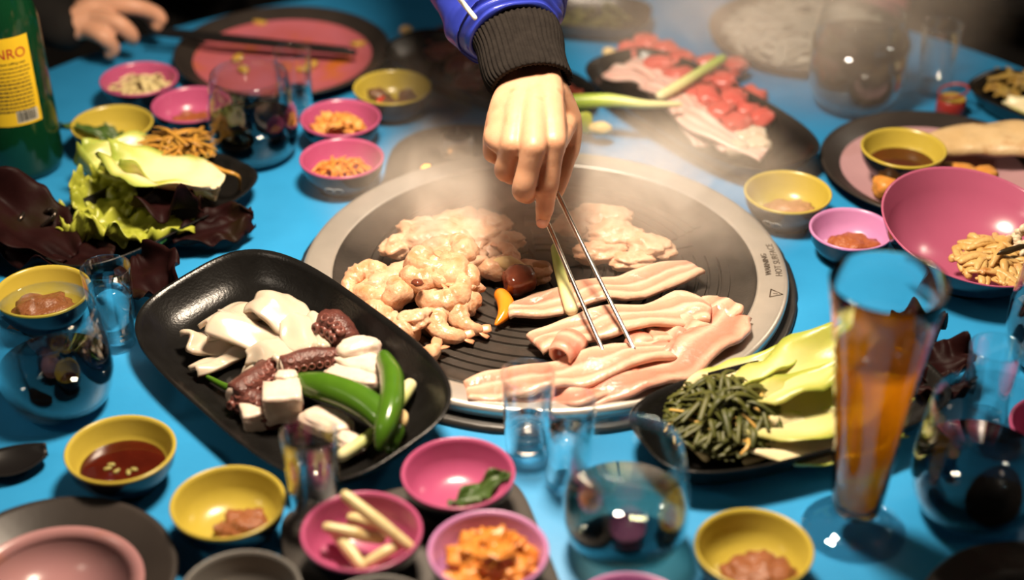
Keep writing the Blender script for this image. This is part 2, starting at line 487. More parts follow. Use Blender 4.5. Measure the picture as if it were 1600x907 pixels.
bowl(763,860,'lilac','lilac-rimmed bowl of orange radish kimchi at the front of the slate board', zb=SL, key='kimchi_bot')
bowl(376,925,'grey','plain grey bowl at the front edge, left of the slate board', key='grey_l')
bowl(590,968,'grey','grey bowl cut by the bottom edge below the radish sticks', zb=SL, key='grey_m')
bowl(1178,856,'yellow','yellow bowl of brown bean paste beside the foot of the beer glass', key='paste_br')
bowl(986,962,'lilac','lilac bowl only its far rim showing at the bottom edge', key='rim_bottom')
bowl(1664,668,'pink','pink bowl showing only its left rim at the right edge', key='rim_right')

# ================================================================== plates
dark_rim = M('plate_dark', (0.020,0.016,0.014), (0.035,0.028,0.024), scale=12, rough=0.35, bump=0.05)
def plate_pink(name, a, b, c, sc): return M(name, a, b, c, scale=sc, rough=0.25, spec=0.5, contrast=0.2, detail=5)
def plate(px, py, R, pm, label, zb=0.0, rimw=0.022, inner_name='pink_centre'):
    hz = 0.016
    p = at(px, py, zb+hz); p.z = zb
    t = empty('plate', p, label=label, cat='plate')
    obj('plate_body', lathe([(0,0.001),(R*0.6,0.001),(R*0.62,0),(R*0.66,0),(R*0.68,0.003),(R-0.004,0.0135),(R,0.0165),(R-0.002,0.018),(R-0.006,0.0165),(R-rimw,0.0085)], 80), dark_rim, t)
    obj(inner_name, lathe([(R-rimw,0.0085),(R-rimw-0.012,0.006),(R*0.6,0.005),(0,0.005)], 80), pm, t)
    return p
pp1 = plate_pink('pink_plate_sauce', (0.42,0.12,0.16), (0.42,0.10,0.11), (0.44,0.12,0.02), 22)
pp2 = plate_pink('pink_plate_clean', (0.42,0.24,0.27), (0.46,0.27,0.29), (0.40,0.22,0.22), 9)
pp3 = plate_pink('pink_plate_smeared', (0.36,0.18,0.19), (0.40,0.20,0.20), (0.40,0.14,0.05), 14)
PL1 = plate(441,78,0.126, pp1, 'pink plate with dark rim and red sauce smears under chopsticks')
PL2 = plate(1460,255,0.117, pp2, 'pale pink plate with dark rim carrying fritters and a soy bowl')
PL3 = plate(80,904,0.090, pp3, 'smeared pink plate with wide dark rim in the near left corner', rimw=0.025)
PL4 = plate(1262,46,0.118, M('steel_platter', (0.16,0.15,0.14), (0.22,0.21,0.19), scale=20, rough=0.3, metal=0.3), 'dark rimmed platter of glass noodles in the drifting smoke', inner_name='platter_centre')
PL5 = plate(1632,975,0.085, M('dark_plate_centre', (0.03,0.027,0.025), rough=0.4), 'dark plate cut by the near right corner', inner_name='dark_centre')

# ================================================================== black trays
tray_m = M('tray_black', (0.006,0.0055,0.005), (0.010,0.0095,0.009), scale=60, rough=0.26, spec=0.35, bump=0.12, bscale=420)
def tray(px, py, a, b, rotdeg, label, hgt=0.03, zb=0.0, slope=0.022, pw=3.2, name='serving_tray', tilt=(0,0), loc=None):
    p = at(px, py, zb+hgt); p.z = zb
    if loc is not None: p = loc
    prof = [(slope+0.006,0.0),(slope+0.002,0.0),(slope,0.001),(slope*0.5,hgt*0.42),(0.002,hgt*0.9),(0,hgt-0.001),(0.0008,hgt),(0.003,hgt-0.0005),
            (0.006,hgt-0.004),(slope*0.62,hgt*0.45),(slope+0.004,0.0058),(slope+0.012,0.004),(slope+0.03,0.0036)]
    o = obj(name, tray_g(a, b, prof, p=pw), tray_m, loc=p, rot=(tilt[0], tilt[1], math.radians(rotdeg)), label=label, cat='tray')
    return p, math.radians(rotdeg)
# the octopus tray leans with its inner side on the rim of the grill pan
TILT = math.radians(10.5); TN = Vector((math.sin(math.radians(50)), math.cos(math.radians(50)), 0)); TBH = 0.062
TAc = at(446,553,0.043) + TN*0.006
def lean_z(p): return 0.0113 + math.tan(TILT)*TN.dot(Vector((p.x, p.y, 0))-Vector((TAc.x, TAc.y, 0)))
def att(px, py, h=0.0):
    """the point h above the leaning tray's floor that shows at this pixel"""
    z = 0.015+h
    for _ in range(12): z = lean_z(at(px, py, z))+h
    return at(px, py, z)
TA = tray(446,553,0.163,0.086,-50,'long black tray with squid, octopus and green chillies', hgt=0.031, pw=3.4, slope=0.024, tilt=(TILT, 0), loc=Vector((TAc.x, TAc.y, 0.0113)))
TB = tray(228,322,0.122,0.060,50,'black tray of cabbage and lettuce leaves on the left', hgt=0.026)
TC = tray(1090,163,0.158,0.068,-56,'black tray of raw beef and pork belly in the smoke', hgt=0.03)
TD = tray(761,107,0.136,0.060,-40,'dark tray of marinated meat partly hidden behind the gripping hand', hgt=0.03)
TE = tray(1238,630,0.135,0.064,22,'black tray with seasoned greens and cabbage beside the beer glass', hgt=0.032)
TF = tray(-104,343,0.095,0.05,-35,'black tray with dark red lettuce at the left edge', hgt=0.026)
TG = tray(1640,158,0.09,0.05,-48,'black tray of leftovers at the far right edge', hgt=0.03)
TH = tray(925,16,0.072,0.05,-10,'small dark tray of greens at the far side behind the smoke', hgt=0.028)
# slate board under the front bowls
slate_m = M('slate', (0.055,0.047,0.042), (0.075,0.065,0.058), scale=25, rough=0.55, bump=0.06)
SLC = at(806,732,0.012) + Matrix.Rotation(math.radians(14), 3, 'Z') @ Vector((-0.095,-0.105,-0.012))
obj('slate_board', tray_g(0.095,0.105,[(0.004,0),(0,0.003),(0,0.0105),(0.0015,0.012),(0.02,0.012)],p=7), slate_m, loc=SLC, rot=(0,0,math.radians(14)), label='grey slate board under the front pink bowls', cat='board')

# ================================================================== big slanted pink bowl
bigp = M('plum_glaze', (0.36,0.085,0.16), (0.42,0.10,0.19), scale=10, rough=0.22, spec=0.55)
BB = at(1522,358,0.050); BB.z = 0
def slant(a, r, z): return z*0.28*math.cos(a-math.radians(125))*(r/0.085)
big = empty('serving_bowl', BB, label='large plum pink bowl with slanted rim holding fried food', cat='bowl')
obj('outer_shell', lathe([(0,0.001),(0.036,0.001),(0.038,0),(0.043,0),(0.045,0.004),(0.066,0.020),(0.080,0.039),(0.0855,0.053)], 72, slant), navy, big)
obj('glaze', lathe([(0.0855,0.053),(0.0862,0.0545),(0.085,0.0555),(0.0835,0.054),(0.078,0.040),(0.064,0.0225),(0.042,0.0095),(0,0.0065)], 72, slant), bigp, big)

# ================================================================== glasses
solid = M('solid_glass', (0.97,0.985,0.985), rough=0.0, trans=1.0, ior=1.45)
clear = thin_glass('clear_glass', (0.98,0.985,0.985), 0.03, 0.6)
smoky = thin_glass('smoky_glass', (0.90,0.925,0.93), 0.04, 0.8, power=2.6)
dark_tint = thin_glass('dark_tinted_drink', (0.11,0.155,0.18), 0.03, 0.35, power=4)  # dark tint stands in for the dark the liquid reflects and refracts
water = M('clear_spirit', (0.97,0.985,0.99), rough=0.0, trans=1.0, ior=1.33)
solid = M('solid_glass', (0.97,0.985,0.985), rough=0.0, trans=1.0, ior=1.45)
shotg = thin_glass('shot_wall', (0.985,0.99,0.99), 0.05, 0.9, power=2.2)
shot_body = mk('glass_wall', lathe([(0.0165,0.008),(0.0178,0.008),(0.0214,0.066),(0.0214,0.0675),(0.0206,0.0678),(0.0203,0.0668),(0.0168,0.0095)], 44), shotg)
shot_base = mk('thick_base', lathe([(0,0),(0.0145,0),(0.0172,0.0012),(0.0176,0.0085),(0.0165,0.0095),(0,0.0092)], 40), shotg)
def shot_fill(lv):
    r = 0.0168+(0.0203-0.0168)*(lv-0.0095)/0.0573-0.0002
    return mk('spirit', lathe([(0,0.0094),(0.0162,0.0094),(r+0.0001,lv),(0,lv)], 40), water)
fills = {k: shot_fill(k) for k in (0.028, 0.040, 0.050)}
def shot(px, py, label, lv=0.040, sc=1.0, zb=0.0):
    """px, py: where the middle of its foot stands"""
    t = empty('shot_glass', at(px, py, zb), label=label, cat='glass', group='clear shot glasses')
    t.scale = (sc, sc, sc*1.19)
    obj('glass_wall', shot_body, parent=t); obj('thick_base', shot_base, parent=t)
    if lv: obj('spirit', fills[lv], parent=t)
    return t
shot(183,538,'full shot glass of clear spirit beside the upper end of the octopus tray', 0.050)
shot(494,809,'shot glass standing in front of the octopus tray by the white scallion', 0.040, zb=SL)
shot(824,711,'taller-looking of the two shot glasses before the grill, on the left', 0.028)
shot(886,755,'shot glass just right of and nearer than its twin before the grill', 0.040)
shot(464,184,'shot glass behind the far smoky tumbler', 0.028)
shot(1534,668,'empty shot glass behind the near right tumbler', None)
shot(1458,146,'empty shot glass at the far right beside the red bottle cap', None, sc=1.05)

def tumbler(px, py, label, sc=1.0, lv=0.042, tint=None):
    t = empty('tumbler', at(px, py, 0), label=label, cat='glass', group='stemless tumblers of dark drink')
    t.scale = (sc,)*3
    o_ = [(0.0,0.0),(0.027,0.0),(0.033,0.002),(0.0405,0.010),(0.0455,0.022),(0.0472,0.036),(0.0462,0.056),(0.0430,0.078),(0.0398,0.096)]
    i_ = [(0.0392,0.0968),(0.0386,0.096),(0.0417,0.078),(0.0449,0.056),(0.0459,0.036),(0.0443,0.022),(0.0392,0.0115),(0.030,0.0055),(0,0.005)]
    obj('glass_wall', lathe(o_+i_, 56), smoky, parent=t)
    obj('drink', lathe([(0,0.0056),(0.0297,0.0060),(0.0388,0.012),(0.0438,0.0225),(0.0454,0.036),(0.0452,lv),(0,lv)], 56), tint or dark_tint, parent=t)
    return t
tumbler(97,632,'smoky tumbler of dark-tinted drink at the left in front of a yellow bowl')
tumbler(400,245,'smoky tumbler of dark-tinted drink at the far left beside pink bowls', lv=0.044)
tumbler(975,856,'near tumbler of pale drink at the bottom edge', sc=1.0, lv=0.046, tint=thin_glass('pale_drink', (0.62,0.64,0.56), 0.05, 0.4))
tumbler(1518,800,'smoky tumbler of dark-tinted drink at the near right beside the beer glass', sc=1.08, lv=0.048)
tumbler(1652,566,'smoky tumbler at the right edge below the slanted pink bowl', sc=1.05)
tumbler(1333,164,'smoky tumbler standing in the smoke behind the fritter plate', sc=1.15, lv=0.070, tint=thin_glass('grey_drink', (0.42,0.40,0.38), 0.04, 0.4))

# pilsner beer glass
pg = empty('beer_glass', at(1333,828,0), label='tall flared beer glass half full of amber beer, nearest the camera', cat='glass')
obj('foot', lathe([(0,0),(0.038,0),(0.0395,0.0012),(0.0385,0.003),(0.026,0.0055),(0.014,0.0105),(0.0115,0.018),(0,0.019)], 56), shotg, pg)
obj('glass_wall', lathe([(0,0.016),(0.011,0.017),(0.0175,0.022),(0.0195,0.032),(0.0248,0.095),(0.0310,0.155),(0.0372,0.200),(0.0412,0.223),(0.0409,0.2245),(0.0402,0.223),(0.0360,0.200),(0.0298,0.155),(0.0236,0.095),(0.0183,0.034),(0.015,0.026),(0,0.024)], 56), solid, pg)
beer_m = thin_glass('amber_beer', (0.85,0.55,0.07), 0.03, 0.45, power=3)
_nt = beer_m.node_tree; _tl = _nt.nodes.new('ShaderNodeBsdfTranslucent'); _tl.inputs[0].default_value = (0.95,0.50,0.04,1)     # amber translucency stands in for bright yellow refracted through the beer
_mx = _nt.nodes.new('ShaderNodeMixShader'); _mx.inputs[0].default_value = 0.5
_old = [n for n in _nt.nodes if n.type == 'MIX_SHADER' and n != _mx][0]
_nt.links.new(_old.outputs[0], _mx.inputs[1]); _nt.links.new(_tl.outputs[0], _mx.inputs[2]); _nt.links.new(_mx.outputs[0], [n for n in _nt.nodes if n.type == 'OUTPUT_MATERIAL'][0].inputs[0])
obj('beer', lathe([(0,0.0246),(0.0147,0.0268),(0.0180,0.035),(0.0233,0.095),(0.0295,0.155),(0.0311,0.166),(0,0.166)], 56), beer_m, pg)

# ================================================================== green bottle
bx = at(37, 258, 0)
bot = empty('liquor_bottle', bx, label='green glass liquor bottle with a yellow label at the left edge', cat='bottle')
bgreen = M('bottle_glass', (0.004,0.045,0.016), rough=0.06, spec=0.6, trans=0.25, ior=1.45)
BR = 0.0425
obj('glass_body', lathe([(0,0.004),(BR-0.008,0.0),(BR-0.002,0.003),(BR,0.012),(BR,0.05),(BR-0.0015,0.10),(BR-0.003,0.165),(BR-0.008,0.19),(BR-0.018,0.22),(0.0165,0.25),(0.0145,0.29),(0,0.29)], 64), bgreen, bot)
obj('cap', lathe([(0,0.302),(0.0155,0.302),(0.016,0.30),(0.016,0.284),(0.0148,0.284),(0,0.284)], 32), M('cap_green', (0.02,0.15,0.05), rough=0.4, metal=0.6), bot)
lab_m = M('label_yellow', (0.72,0.46,0.012), (0.76,0.50,0.02), scale=20, rough=0.5)
red_p = M('print_red', (0.42,0.02,0.02), rough=0.5); blk_p = M('print_black', (0.03,0.025,0.02), rough=0.5); wht_p = M('print_white', (0.65,0.62,0.52), rough=0.5)
def brad(z): return BR-0.0032*max(0, min(1, (z-0.03)/0.135))
LZ0, LZ1 = 0.066, 0.160
A_R = math.radians(-90+57)     # right edge of the label
lab = G(); nA, nZ = 32, 6
for j in range(nZ+1):
    for i in range(nA+1):
        a = A_R-math.radians(110)*(1-i/nA); z = LZ0+(LZ1-LZ0)*j/nZ; r = brad(z)+0.0004
        lab.v.append(Vector((r*math.cos(a), r*math.sin(a), z)))
for j in range(nZ):
    for i in range(nA): lab.f.append((j*(nA+1)+i, j*(nA+1)+i+1, (j+1)*(nA+1)+i+1, (j+1)*(nA+1)+i))
lab_o = obj('label', lab, lab_m, bot, label='yellow paper label')
def wrap(g, xr, z0, lift=0.0008):
    """xr: where the right end sits, in metres left of the label's right edge"""
    wd = max(v.x for v in g.v); out = G(); out.f = g.f
    for v in g.v:
        z = z0+v.y; r = brad(z)+lift; a = A_R-(xr+wd-v.x)/BR
        out.v.append(Vector((r*math.cos(a), r*math.sin(a), z)))
    return out
obj('lettering', wrap(text_g('JINRO', 0.0150), 0.0060, 0.1385), red_p, lab_o, smooth=False, label='red word JINRO')
obj('lettering', wrap(text_g("the world's best selling soju", 0.0042), 0.0080, 0.1320), blk_p, lab_o, smooth=False)
def bars(rects):
    g = G()
    for x0, y0, x1, y1 in rects:
        n = max(2, int((x1-x0)/0.004)+1); k = len(g.v)
        for i in range(n+1):
            x = x0+(x1-x0)*i/n; g.v += [Vector((x, y0, 0)), Vector((x, y1, 0))]
        for i in range(n): g.f.append((k+2*i, k+2*i+2, k+2*i+3, k+2*i+1))
    return g
rs = []
rr_ = random.Random(3)
for k in range(12):      # lines of print too small to read
    y = 0.0425-k*0.0042
    if k < 4: x = 0.0; end = 0.058-0.004*rr_.random()
    else: x = 0.006; end = 0.056
    while x < end:
        l = 0.0015+0.004*rr_.random(); rs.append((x, y, min(x+l, end), y+(0.0011 if k < 4 else 0.0017))); x += l+0.0008
obj('small_print', wrap(bars(rs), 0.004, 0.0850), blk_p, lab_o, smooth=False)
obj('barcode_patch', wrap(bars([(0,0,0.0225,0.0125)]), 0.004, 0.0690, 0.0007), wht_p, lab_o, smooth=False)
rs = []; x = 0.0008
while x < 0.0208:
    wv = rr_.choice((0.0004,0.0007,0.0011)); rs.append((x, 0.0012, x+wv, 0.0118)); x += wv+rr_.choice((0.0004,0.0008))
rs.append((0.0217,0.0012,0.0220,0.0118))
obj('barcode', wrap(bars(rs), 0.0045, 0.0690, 0.0010), blk_p, lab_o, smooth=False)

# ================================================================== food helpers
def path_sheet(pts, width, thick=0.005, wave=0.003, freq=3, seed=0, nu=26, nv=8, taper=0.75, tilt=0.0, curl=0.0):
    """a strip lying along world points, origin moved to its first point"""
    P_, _ = crom([Vector(p) for p in pts], [0]*len(pts), 8)
    o = P_[0].copy(); n = len(P_)-1
    rn = random.Random(seed); ph = rn.random()*6
    def fn(u, v):
        x = u*n; i = min(int(x), n-1); t = x-i
        c = P_[i].lerp(P_[i+1], t); d = P_[min(i+1, n)]-P_[max(i-1, 0)]
        side = Vector((-d.y, d.x, 0)); side = side.normalized() if side.length > 1e-9 else Vector((1,0,0))
        s = (v-0.5)
        e = min(1, taper+(1-taper)*math.sin(math.pi*min(1, max(0, u)))*1.3)
        w = width*e*(1+0.30*noise.noise(Vector((u*4+seed, seed*2.1, 0)))+0.14*noise.noise(Vector((u*11+seed, s*4, 2))))
        z = wave*math.sin(freq*2*math.pi*u+ph+s*2.2)+wave*0.8*noise.noise(Vector((u*7, v*3, seed)))+tilt*s*width+curl*(2*s)**2
        return c-o+side*(s*w+0.008*noise.noise(Vector((u*3.5, seed*1.7, 3))))+Vector((0, 0, z))
    return sheet(fn, nu, nv, thick), o

def leaf_g(L, Wd, cup=0.25, lift=0.1, ruffle=0.0, seed=0, nu=20, nv=14, thick=0.0016, tip=0.55, rf=5, rib=0.0025):
    def fn(u, v):
        s = 2*v-1
        prof = math.sin(math.pi*(0.10+0.86*u))**0.6*(tip+(1-tip)*math.sin(math.pi*min(1, u*0.75+0.12)))
        wloc = Wd*0.5*prof
        edge = abs(s)**1.5*(0.35+0.65*u)+0.5*max(0, u-0.75)*2
        z = cup*Wd*s*s*(0.5+0.5*u)+lift*L*u*u+ruffle*edge*noise.noise(Vector((u*rf, s*rf*0.35, seed*4.3)))*1.5+rib*max(0, 1-abs(s)*6)*(1-u)
        z += 0.006*noise.noise(Vector((u*3, s*2, seed)))
        xx = s*wloc*(1+0.10*noise.noise(Vector((u*6, s*2, seed*2)))) + (ruffle*0.4*edge*noise.noise(Vector((u*rf, s*2, seed+9))))
        return (u*L+0.10*L*noise.noise(Vector((s*2.5, seed, 0)))*u, xx, z)
    g = sheet(fn, nu, nv, thick)
    g.uv = [(max(u**1.3, 0.97*abs(2*v-1)**2.2*(0.35+0.65*min(1, u*2.5))), v) for u, v in g.uv]     # how near the rim of the leaf
    return g

def R3(x, y, z): return tuple(math.radians(a) for a in (x, y, z))

# ------------------------------------------------------------------ food materials
squid_m = M('squid_white', (0.60,0.51,0.41), (0.56,0.46,0.35), scale=40, rough=0.22, sss=0.3, spec=0.6, bump=0.05)
octo_w = M('octopus_flesh', (0.66,0.50,0.40), (0.74,0.62,0.52), (0.50,0.30,0.24), scale=70, rough=0.3, sss=0.2, bump=0.12)
octo_d = M('octopus_skin', (0.065,0.020,0.017), (0.15,0.050,0.038), scale=110, rough=0.28, bump=0.5, bscale=500)
octo_s = M('octopus_sucker', (0.24,0.09,0.07), (0.13,0.04,0.032), scale=200, rough=0.3)
chili_m = M('green_chili', (0.040,0.115,0.007), (0.065,0.16,0.010), scale=30, rough=0.2, spec=0.6)
stem_m = M('chili_stem', (0.16,0.26,0.05), rough=0.5)
scal_m = ramp_uv('scallion', [(0.0,(0.72,0.66,0.42)),(0.35,(0.68,0.66,0.32)),(0.7,(0.38,0.50,0.08)),(1.0,(0.25,0.40,0.04))], 'u', 0.04, 40, 0.35, 0.1, 0.05)
garlic_m = M('garlic', (0.72,0.56,0.28), (0.66,0.48,0.22), scale=40, rough=0.4, sss=0.2)
shrimp_m = M('shrimp_flesh', (0.56,0.22,0.09), (0.70,0.43,0.27), (0.60,0.29,0.14), scale=90, rough=0.32, sss=0.2, bump=0.8, bscale=190, rnd=0.06)
tail_m = M('shrimp_tail', (0.66,0.30,0.16), rough=0.3)
chick_m = M('pale_meat', (0.58,0.26,0.13), (0.70,0.46,0.31), (0.62,0.33,0.20), scale=70, rough=0.36, sss=0.2, bump=0.8, bscale=150, rnd=0.08)
pork_m = ramp_uv('pork_belly', [(0.0,(0.64,0.40,0.28)),(0.16,(0.68,0.46,0.34)),(0.27,(0.58,0.25,0.17)),(0.42,(0.63,0.34,0.24)),(0.52,(0.70,0.50,0.38)),(0.62,(0.57,0.23,0.16)),(0.80,(0.62,0.33,0.23)),(0.9,(0.70,0.48,0.36)),(1.0,(0.64,0.41,0.29))], 'v', 0.20, 26, 0.34, 0.25, 0.6)
pork_r = ramp_uv('pork_raw', [(0.0,(0.70,0.42,0.31)),(0.25,(0.62,0.19,0.13)),(0.5,(0.64,0.25,0.18)),(0.65,(0.72,0.44,0.33)),(0.85,(0.60,0.17,0.11)),(1.0,(0.66,0.30,0.22))], 'v', 0.22, 30, 0.34, 0.25, 0.5)
belly_m = ramp_uv('belly_pink', [(0.0,(0.74,0.52,0.45)),(0.2,(0.66,0.34,0.29)),(0.35,(0.76,0.58,0.51)),(0.55,(0.64,0.32,0.27)),(0.72,(0.76,0.60,0.53)),(1.0,(0.70,0.44,0.38))], 'v', 0.06, 30, 0.35, 0.2, 0.2)
beef_m = M('raw_beef', (0.50,0.055,0.045), (0.58,0.12,0.10), (0.62,0.30,0.26), scale=55, rough=0.3, sss=0.15, contrast=0.28, bump=0.2)
marin_m = M('marinated_meat', (0.11,0.018,0.012), (0.20,0.05,0.03), scale=50, rough=0.3, bump=0.3)
carrot_m = M('orange_pepper', (0.80,0.20,0.012), (0.84,0.27,0.02), scale=40, rough=0.18, spec=0.7)
mushroom_m = M('glazed_mushroom', (0.10,0.022,0.012), (0.22,0.06,0.03), scale=60, rough=0.15, spec=0.7, bump=0.25)
kimchi_m = M('kimchi', (0.62,0.20,0.03), (0.72,0.36,0.10), (0.50,0.09,0.015), scale=60, rough=0.3, bump=0.2)
orange_m = M('radish_kimchi', (0.62,0.19,0.025), (0.70,0.28,0.05), (0.48,0.10,0.012), scale=60, rough=0.3, bump=0.2)
sprout_m = M('bean_sprout', (0.58,0.46,0.20), (0.64,0.54,0.28), (0.50,0.36,0.12), scale=60, rough=0.35)
paste_m = M('brown_paste', (0.20,0.062,0.022), (0.30,0.11,0.045), (0.15,0.035,0.014), scale=160, rough=0.28, bump=0.6, bscale=420)
tan_m = M('tan_paste', (0.38,0.19,0.08), (0.46,0.26,0.13), scale=160, rough=0.35, bump=0.5, bscale=400)
redp_m = M('red_paste', (0.26,0.06,0.018), (0.36,0.11,0.04), (0.18,0.03,0.01), scale=160, rough=0.28, bump=0.6, bscale=420)
soy_m = M('soy_sauce', (0.045,0.010,0.004), (0.09,0.02,0.006), scale=40, rough=0.08, spec=0.6)
reds_m = M('red_dip', (0.035,0.004,0.002), (0.07,0.008,0.003), scale=40, rough=0.08, spec=0.6)
dgreen_m = M('dark_greens', (0.030,0.042,0.006), (0.085,0.088,0.012), (0.016,0.018,0.004), scale=70, rough=0.5, bump=0.2)
herb_m = M('herb_leaf', (0.035,0.075,0.012), (0.06,0.11,0.02), scale=60, rough=0.4)
cab_m = ramp_uv('cabbage', [(0.0,(0.74,0.64,0.42)),(0.6,(0.72,0.64,0.36)),(0.82,(0.52,0.54,0.14)),(1.0,(0.30,0.38,0.05))], 'u', 0.08, 30, 0.35, 0.15, 0.1)
cab2_m = ramp_uv('cabbage_yellow', [(0.0,(0.68,0.60,0.38)),(0.35,(0.58,0.54,0.23)),(0.7,(0.42,0.43,0.09)),(1.0,(0.27,0.33,0.04))], 'u', 0.10, 30, 0.35, 0.15, 0.15)
let_m = M('green_lettuce', (0.26,0.31,0.025), (0.38,0.40,0.05), (0.12,0.17,0.012), scale=40, rough=0.35, bump=0.25)
red_let = M('red_lettuce', (0.007,0.002,0.002), (0.015,0.004,0.004), (0.014,0.008,0.003), scale=25, rough=0.5, spec=0.08, bump=0.2)
fried_m = M('fried_batter', (0.50,0.27,0.07), (0.58,0.38,0.14), (0.36,0.13,0.025), scale=60, rough=0.4, bump=0.5, bscale=200)
fish_m = M('fried_fish', (0.54,0.36,0.16), (0.60,0.44,0.24), (0.40,0.19,0.06), scale=30, rough=0.4, bump=0.4, bscale=160)
toast_m = M('fried_tofu', (0.52,0.18,0.03), (0.60,0.28,0.06), (0.22,0.05,0.012), scale=60, rough=0.35, bump=0.4)
bean_m = M('white_bean', (0.62,0.50,0.34), (0.66,0.56,0.42), scale=60, rough=0.4)
noodle_m = M('glass_noodle', (0.28,0.26,0.22), (0.36,0.33,0.27), (0.16,0.12,0.07), scale=40, rough=0.25)

# ================================================================== food on the grill pan
PZ = PF + 0.0018
# pork belly slices
pork_slices = [
 ([(792,490,.008),(850,476,.012),(930,456,.014),(1000,444,.013),(1088,420,.012)], .030, pork_m, 'pork belly slice farthest back, its right end frilled, crossing under the tongs'),
 ([(836,544,.009),(900,518,.014),(980,500,.015),(1060,486,.014),(1110,490,.012)], .033, pork_m, 'thick pork belly slice in the middle with curled left end'),
 ([(728,612,.005),(800,600,.008),(880,582,.012),(960,566,.014),(1045,546,.012)], .036, pork_m, 'pork belly slice being gripped by the tongs tips'),
 ([(905,618,.005),(980,596,.008),(1060,566,.010),(1120,525,.011),(1152,490,.011)], .036, pork_r, 'raw pink pork slice curving along the right wall of the pan'),
 ([(800,618,.003),(880,616,.004),(960,604,.005),(1020,590,.006)], .026, pork_r, 'thin pork slice at the front edge of the pan'),
 ([(1010,520,.007),(1060,510,.008),(1100,500,.009),(1140,475,.010)], .034, pork_m, 'short pork slice tucked behind the raw pink one'),
 ([(980,560,.006),(1030,535,.007),(1075,520,.008)], .03, pork_r, 'ragged pork scrap between the middle slices'),
]
for i, (pts, wd, m, lab_) in enumerate(pork_slices):
    g, o = path_sheet([at(x, y, PZ+z) for x, y, z in pts], wd*1.2, 0.0068, 0.0030, 2.2, seed=i+3, nu=44, nv=14, curl=0.001)
    obj('pork_slice', g, m, loc=o, label=lab_, cat='meat', group='pork belly slices on the grill')
# curled end piece
c0 = at(880, 553, PZ+0.012)
g = sheet(lambda u, v: (math.cos(u*4.2)*(0.012+0.003*v)+0.006*u, (v-0.5)*0.030+0.006*u, 0.004+math.sin(u*4.2)*0.010), 20, 6, 0.005)
obj('pork_curl', g, pork_r, loc=c0, rot=R3(0,0,-25), label='curled pink pork flap in front of the middle slice', cat='meat', group='pork belly slices on the grill')

# shrimp
def shrimp_body(curl, Rr, seed):
    pts, rad = [], []
    for i in range(13):
        t = i/12; a = curl*t
        rr = Rr*(1-0.18*t)
        pts.append((math.sin(a)*rr, rr-math.cos(a)*rr, 0)); rad.append(0.0105*(1-0.58*t**1.5)*(0.72 if i == 0 else 1))
    def rf(u, a): return 1+0.05*abs(math.sin(u*math.pi*7))+0.30*noise.noise(Vector((u*5, math.cos(a)*1.2, math.sin(a)*1.2+seed*3)))+0.12*noise.noise(Vector((u*16, math.cos(a)*3, math.sin(a)*3+seed*3)))
    return tube(pts, rad, n=16, sub=4, rfun=rf), Vector(pts[-1]), curl
shr = []
for k, (cu, Rr) in enumerate(((3.9,0.0165),(3.1,0.0185),(2.6,0.020),(4.3,0.0145))):
    bg, tip_, aa = shrimp_body(cu, Rr, k)
    root = empty('cooked_shrimp', (0,0,0))
    obj('shrimp_body', bg, shrimp_m, root)
    for s in (-1, 1):
        g = sheet(lambda u, v, s=s: (u*0.010, (v-0.5)*0.006*(0.5+0.7*math.sin(u*2.6)), 0.002*s*u), 6, 4, 0.0016)
        obj('tail_fin', g, tail_m, root, loc=tip_, rot=(0.3*s, 0, aa+0.35*s))
    shr.append(root)
spots = [
 (640,520,.010,0,0,200,1.15,'big curled shrimp at the front of the seafood heap, opening downward'),
 (602,492,.010,2,10,160,1.0,'shrimp at the front left of the heap beside the octopus tray'),
 (610,470,.018,1,-15,40,1.0,'shrimp lying on the left slope of the seafood heap'),
 (572,452,.010,3,10,250,1.0,'pale shrimp at the far left of the heap near the pan wall'),
 (665,470,.022,2,20,-30,1.05,'shrimp above the big curled one'),
 (712,480,.014,1,-10,190,1.05,'shrimp at the right foot of the heap, speckled'),
 (738,470,.014,2,-12,205,1.0,'shrimp nearest the orange pepper'),
 (735,440,.022,0,15,100,1.0,'shrimp on the right shoulder of the heap'),
 (690,435,.030,3,-8,10,1.05,'shrimp on the crown of the heap'),
 (640,430,.026,1,12,300,1.0,'shrimp left of the heap crown'),
 (600,432,.016,2,-12,140,.95,'shrimp on the back left slope of the heap'),
 (665,400,.028,0,8,220,1.0,'shrimp behind the heap crown'),
 (720,405,.026,2,-10,60,1.05,'shrimp on the back right of the heap'),
 (755,418,.014,1,10,330,.9,'shrimp beside the garlic clove at the back'),
]
first = set()
for (x, y, z, k, tl, rz, sc, lab_) in spots:
    kw = dict(label=lab_, cat='shrimp', group='shrimp heaped on the grill')
    if k not in first:
        first.add(k); r = shr[k]; r.location = at(x, y, PZ+z); r.rotation_euler = R3(tl, tl*0.5, rz); r.scale = (sc*1.18,)*3; props(r, **kw)
    else:
        copy_tree(shr[k], at(x, y, PZ+z), R3(tl, tl*0.5, rz), sc*1.18, **kw)
